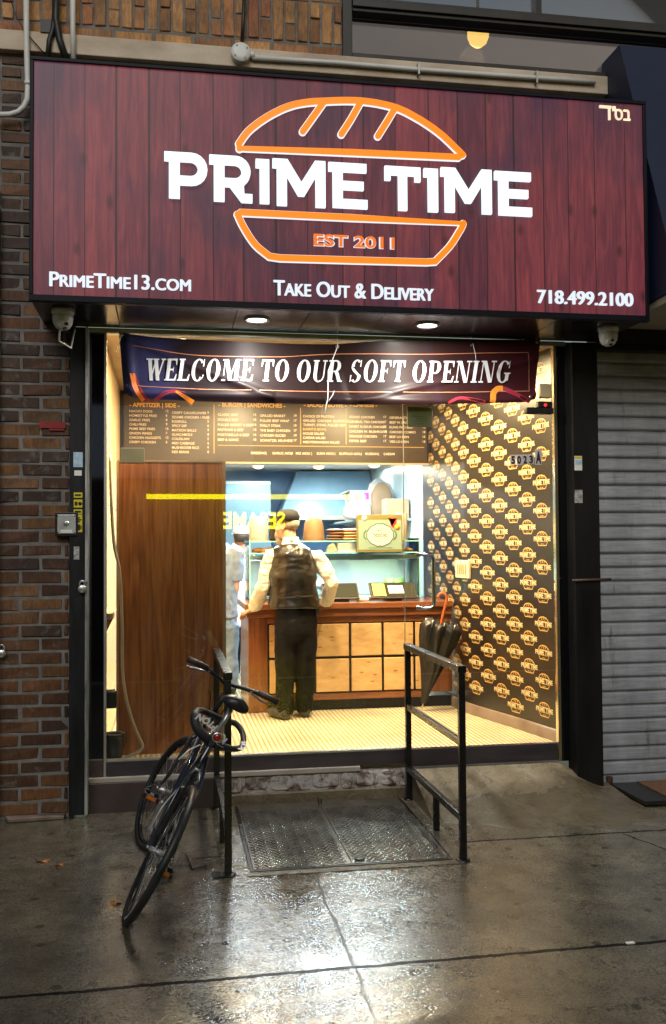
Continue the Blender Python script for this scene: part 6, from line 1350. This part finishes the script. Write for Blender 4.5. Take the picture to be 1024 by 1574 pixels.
# shirt: sleeves, yoke and collar
b = MB(); 
b.loft([((sx, PY, sz-.44), .16, .12), ((sx, PY, sz-.2), .165, .12), ((sx, PY, sz-.09), .165, .11), ((sx, PY, sz-.035), .13, .09), ((sx-.01, PY+.01, sz+.01), .075, .07), ((sx-.012, PY+.015, sz+.045), .066, .066)])
for S_, E_, W_ in ((shL, elL, wrL), (shR, elR, wrR)):
    m1 = S_.lerp(E_, .5); m2 = E_.lerp(W_, .5); ins = Vector((sx, PY, S_.z-.03))
    b.tube([S_.lerp(ins, .5), S_, m1, E_, m2, E_.lerp(W_, .86), E_.lerp(W_, .97)], [.06, .066, .064, .058, .058, .05, .036], 16)
o = b.build('shirt', M['shirt'], man); remesh(o, .011, 5); wrinkle(o, .07, .035)
b = MB(); b.loft([((sx-.012, PY+.012, sz+.02), .072, .070), ((sx-.014, PY+.016, sz+.065), .066, .064)]); b.build('collar', M['shirt'], man)
# waistcoat
wz = pt(455, 931).z
b = MB(); vx = sx+.0
rg = [(wz-.015, .212, .165, .006), (wz+.05, .207, .162, .004), (wz+.16, .2, .16, 0), (wz+.28, .196, .162, -.002), (wz+.36, .186, .158, -.004), (sz-.08, .172, .15, -.006), (sz-.03, .15, .128, -.006), (sz+.0, .112, .1, -.008), (sz+.018, .08, .08, -.01)]
b.loft([((vx+o_, PY-.004, z), rx, ry) for z, rx, ry, o_ in rg], 32)
o = b.build('waistcoat', M['satin'], man); remesh(o, .010, 4)
t = bpy.data.textures.new('satin_folds', 'WOOD'); t.wood_type = 'BANDNOISE'; t.noise_scale = .13; t.turbulence = 8; d = o.modifiers.new('folds', 'DISPLACE'); d.texture = t; d.strength = .012; d.mid_level = .5; d.texture_coords = 'LOCAL'
wrinkle(o, .11, .018)
b = MB()
b.bar((vx-.12, PY-.168, wz+.07), (vx+.14, PY-.166, wz+.085), .008, .022, (0, 1, 0)); b.box(vx+.0, vx+.03, PY-.178, PY-.168, wz+.066, wz+.092)
b.build('back_strap', M['satin'], man, bevel=.003)
# trousers + shoes + belt case
b = MB(); b.loft([((hipx, PY, hz0+.0), .16, .118), ((hipx, PY-.01, hz0-.1), .165, .128), ((hipx, PY-.005, hz0-.2), .165, .12), ((hipx, PY, hz0-.26), .12, .09)])
for hxo, ft in ((-.08, fL), (.078, fR)):
    b.tube([(hipx+hxo, PY, hz0-.1), (hipx+hxo*1.02, PY, hz0-.25), (hipx+hxo+(ft.x-hipx-hxo)*.4, PY+.0, hz0-.48), (ft.x-.0, (PY+ft.y)/2, hz0-.66), (ft.x, ft.y-.01, FZ+.06), (ft.x, ft.y-.01, FZ+.035)], [.098, .095, .080, .073, .068, .066], 18)
o = b.build('trousers', M['trouser'], man); remesh(o, .011, 4); wrinkle(o, .14, .022)
for ft, dx, nm in ((fL, -.10, 'shoe'), (fR, .02, 'shoe')):
    b = MB(); dd = Vector((dx, .2, 0)).normalized(); p0 = Vector((ft.x, ft.y-.06, FZ+.045))
    b.tube([p0-dd*.015, p0+dd*.06, p0+dd*.15, p0+dd*.225, p0+dd*.25], [.04, .046, .046, .036, .015], 14)
    o = b.build(nm, M['shoe'], man); remesh(o, .008, 3)
MB().box(hipx+.150, hipx+.185, PY-.07, PY+.0, hz0-.055, hz0+.03).build('phone_case', M['black_plastic'], man, bevel=.008)
# flat cap / kippah-like cloth cap and short grey hair
b = MB(); f = Vector((-.75, .66, 0)); q = hc+Vector((.0, 0, .045))-f*.012
b.loft([((q.x, q.y, q.z-.02), .090, .106), ((q.x, q.y, q.z+.025), .096, .110), ((q.x, q.y, q.z+.058), .082, .092), ((q.x, q.y, q.z+.076), .05, .055), ((q.x, q.y, q.z+.08), .01, .01)])
o = b.build('cap', mat('black_knit_cap', (.004, .004, .0045), (.009, .009, .010), 40, .8, bs=.3, bscale=150), man)
b = MB(); c2 = hc-f*.03; b.loft([((c2.x, c2.y, hc.z-.035), .066, .074), ((c2.x, c2.y, hc.z-.01), .077, .084), ((c2.x, c2.y, hc.z+.03), .081, .09)]); o = b.build('hair', mat('short_grey_hair', (.2, .16, .12), (.36, .29, .22), 60, .7, bs=.6, bscale=200), man)
b = MB(); r_ = Vector((f.y, -f.x, 0)); bc = hc+f*.07+Vector((0, 0, -.09)); b.ball(bc, (.045, .04, .05), 14); b.ball(bc+Vector((0, 0, -.045))+f*.0, (.035, .032, .05), 14); o = b.build('beard', bpy.data.materials['short_grey_hair'], man); wrinkle(o, .02, .01)
# customer in grey T-shirt and jeans, behind the walnut panel
Y2 = 2.75
def p2(px, py): return at(px, py, Y2)
m2 = thing('person', 'man in blue grey T-shirt and jeans half hidden behind the walnut panel', 'person', (p2(345, 1060).x, Y2, FZ))
x2 = p2(338, 900).x; s2 = p2(345, 838).z; w2 = p2(345, 940).z; h2 = Vector((x2-.03, Y2, s2+.16))
sk = MB(); head_loft(sk, h2, 0, (.6, .8)); sk.tube([h2+Vector((0, -.01, -.06)), (x2, Y2, s2-.02)], [.055, .075], 14); sk.loft([((x2, Y2, w2), .14, .1), ((x2, Y2, s2-.05), .15, .09), ((x2, Y2, s2-.01), .07, .05)])
aS, aE, aW = Vector((x2+.155, Y2-.02, s2-.07)), p2(361, 905)+Vector((0, -.03, 0)), p2(352, 936)+Vector((-.01, .02, -.03))
sk.tube([aS, aE, aW], [.055, .043, .03], 14); hand(sk, aW, (-.2, .25, -.9), (-1, 0, 0), .5); sk.tube([(x2-.155, Y2, s2-.07), (x2-.18, Y2, s2-.33), (x2-.12, Y2+.16, s2-.48)], [.055, .043, .03], 14); hand(sk, (x2-.12, Y2+.16, s2-.48), (.1, .9, -.2), (0, 0, -1), .5)
for k in (-.08, .085): sk.tube([(x2+k, Y2, w2-.05), (x2+k, Y2, (w2+FZ)/2), (x2+k*1.2, Y2, FZ+.09)], [.08, .055, .04], 14)
sk.loft([((x2, Y2, w2-.12), .14, .1), ((x2, Y2, w2+.03), .14, .1)])
remesh(sk.build('body', M['skin'], m2), .008, 4)
b = MB(); b.loft([((x2, Y2, w2-.06), .17, .13), ((x2, Y2, w2+.2), .165, .125), ((x2, Y2, s2-.08), .175, .12), ((x2, Y2, s2-.02), .12, .085), ((x2, Y2, s2+.02), .07, .06)])
b.tube([aS+Vector((-.06, .01, .03)), aS, aS.lerp(aE, .45), aS.lerp(aE, .8)], [.075, .08, .078, .074], 16); b.tube([(x2-.1, Y2, s2-.05), (x2-.16, Y2, s2-.08), (x2-.175, Y2, s2-.25)], [.075, .078, .072], 16)
o = b.build('t_shirt', mat('blue_grey_cotton', (.17, .22, .32), (.25, .31, .42), 7, .8, bs=.2), m2); remesh(o, .012, 4); wrinkle(o, .09, .03)
b = MB(); b.loft([((x2, Y2, w2-.02), .158, .118), ((x2, Y2, w2-.15), .168, .128), ((x2, Y2, w2-.24), .14, .1)])
for k in (-.085, .09): b.tube([(x2+k, Y2, w2-.12), (x2+k, Y2, w2-.45), (x2+k*1.15, Y2, FZ+.05)], [.098, .082, .074], 16)
o = b.build('jeans', mat('faded_blue_denim', (.12, .2, .34), (.25, .34, .48), 6, .8, bs=.3, bscale=80), m2); remesh(o, .012, 4); wrinkle(o, .1, .035)
for k in (-.1, .105): o = MB().tube([(x2+k, Y2-.05, FZ+.045), (x2+k+.01, Y2+.08, FZ+.045), (x2+k+.02, Y2+.2, FZ+.035)], [.04, .047, .03], 14).build('shoe', M['shoe'], m2)
o = MB().loft([((h2.x, h2.y-.015, h2.z-.02), .08, .095), ((h2.x, h2.y-.015, h2.z+.06), .082, .10), ((h2.x, h2.y-.015, h2.z+.115), .04, .05)]).build('hair', mat('dark_brown_hair', (.02, .012, .008), (.04, .025, .015), 60, .6), m2)
# cook in white cap and coat
Y3 = 3.9
c3 = at(371, 826, Y3); x3 = c3.x; s3 = c3.z-.19
m3 = thing('person', 'cook in white cap and white coat seen from behind in the kitchen', 'person', (x3, Y3, FZ))
sk = MB(); head_loft(sk, c3, 0, (-.3, .95)); sk.tube([c3+Vector((0, -.01, -.06)), (x3, Y3, s3-.03)], [.055, .07], 14); sk.loft([((x3, Y3, s3-.5), .13, .1), ((x3, Y3, s3-.06), .14, .09), ((x3, Y3, s3-.01), .07, .05)])
for k in (-1, 1): sk.tube([(x3+k*.15, Y3, s3-.07), (x3+k*.19, Y3+.03, s3-.34), (x3+k*.14, Y3+.22, s3-.42)], [.05, .04, .028], 12); hand(sk, (x3+k*.14, Y3+.22, s3-.42), (-k*.2, .9, -.1), (0, 0, -1), .6)
for k in (-.08, .08): sk.tube([(x3+k, Y3, s3-.5), (x3+k, Y3, (s3-.5+FZ)/2), (x3+k, Y3, FZ+.08)], [.08, .055, .04], 14)
remesh(sk.build('body', skin_mat('tan_skin', (.36, .19, .12)), m3), .009, 4)
b = MB(); b.loft([((x3, Y3, s3-.75), .18, .14), ((x3, Y3, s3-.45), .165, .125), ((x3, Y3, s3-.08), .175, .115), ((x3, Y3, s3-.01), .1, .075), ((x3, Y3, s3+.02), .065, .06)])
for k in (-1, 1): b.tube([(x3+k*.1, Y3, s3-.05), (x3+k*.15, Y3, s3-.08), (x3+k*.19, Y3+.03, s3-.34), (x3+k*.15, Y3+.18, s3-.41)], [.07, .072, .06, .045], 14)
M['coat'] = mat('white_cook_coat', (.6, .64, .68), (.68, .7, .72), 6, .7); o = b.build('coat', M['coat'], m3); remesh(o, .012, 4); wrinkle(o, .1, .03)
b = MB()
for k in (-.085, .085): b.tube([(x3+k, Y3, s3-.5), (x3+k, Y3, s3-.85), (x3+k, Y3, FZ+.04)], [.095, .08, .07], 14)
o = b.build('trousers', M['trouser'], m3); remesh(o, .014, 3)
for k in (-.09, .09): MB().tube([(x3+k, Y3-.05, FZ+.045), (x3+k, Y3+.08, FZ+.045), (x3+k, Y3+.2, FZ+.035)], [.04, .047, .03], 14).build('shoe', M['shoe'], m3)
b = MB().loft([((x3, Y3-.01, c3.z+.035), .088, .104), ((x3, Y3-.01, c3.z+.07), .09, .105), ((x3, Y3-.01, c3.z+.115), .07, .08), ((x3, Y3-.01, c3.z+.13), .02, .02)]); capo = b.build('cap', M['coat'], m3)
MB().loft([((x3-.03, Y3+.1, c3.z+.035), .07, .06), ((x3-.03, Y3+.1, c3.z+.05), .068, .058)]).build('cap_brim', M['coat'], capo)
MB().loft([((x3, Y3-.02, c3.z-.05), .074, .082), ((x3, Y3-.018, c3.z), .082, .095), ((x3, Y3-.012, c3.z+.04), .085, .1)]).build('hair', bpy.data.materials['dark_brown_hair'], m3)
# ================================================================ ACROSS THE STREET (seen only as reflections)
ob = thing('opposite_shop', 'dark brick shop across the street with a lit yellow strip and yellow window lettering', 'building', (6, -18.2, -.2))
MB().box(-14, 24, -19.2, -18.2, -.2, 9).build('wall', mat('dark_far_brick', (.03, .022, .02), (.06, .045, .04), 3, .8), ob)
def mir(px, py, y=-18.15):
    r = ray(px, py); t = (0-CAM.y)/r.y; q = CAM+r*t; r2 = Vector((r.x, -r.y, r.z)); return q+r2*(y/r2.y)
A = mir(225, 759.5); B_ = mir(562, 767.5); MB().box(min(A.x, B_.x), max(A.x, B_.x), -18.2, -18.1, B_.z+.0, A.z).build('lit_strip', emis('yellow_strip_lamp', (1, .92, .0), 9), ob)
A = mir(343, 812); B_ = mir(438, 787); z0, z1 = mir(390, 812).z, mir(390, 787).z
Mx = Matrix(((-1, 0, 0, A.x+B_.x), (0, -1, 0, -36.2), (0, 0, 1, 0), (0, 0, 0, 1)))
MB().txt('SESAME', A.x, z0, z1-z0, B_.x-A.x, -18.1, 0, .03, M=Mx).build('window_lettering', emis('yellow_neon_letters', (1, .9, .0), 12), ob)
w_ = mir(140, 700); MB().box(w_.x-1.2, w_.x+4, -18.195, -18.15, 3.4, 5.2).build('window', emis('dim_lit_window', (.25, .3, .38), .5), ob)
tag(MB().box(-30, 30, -18.19, -15, -.27, -.14).build('far_sidewalk', M['asphalt']), kind='structure')
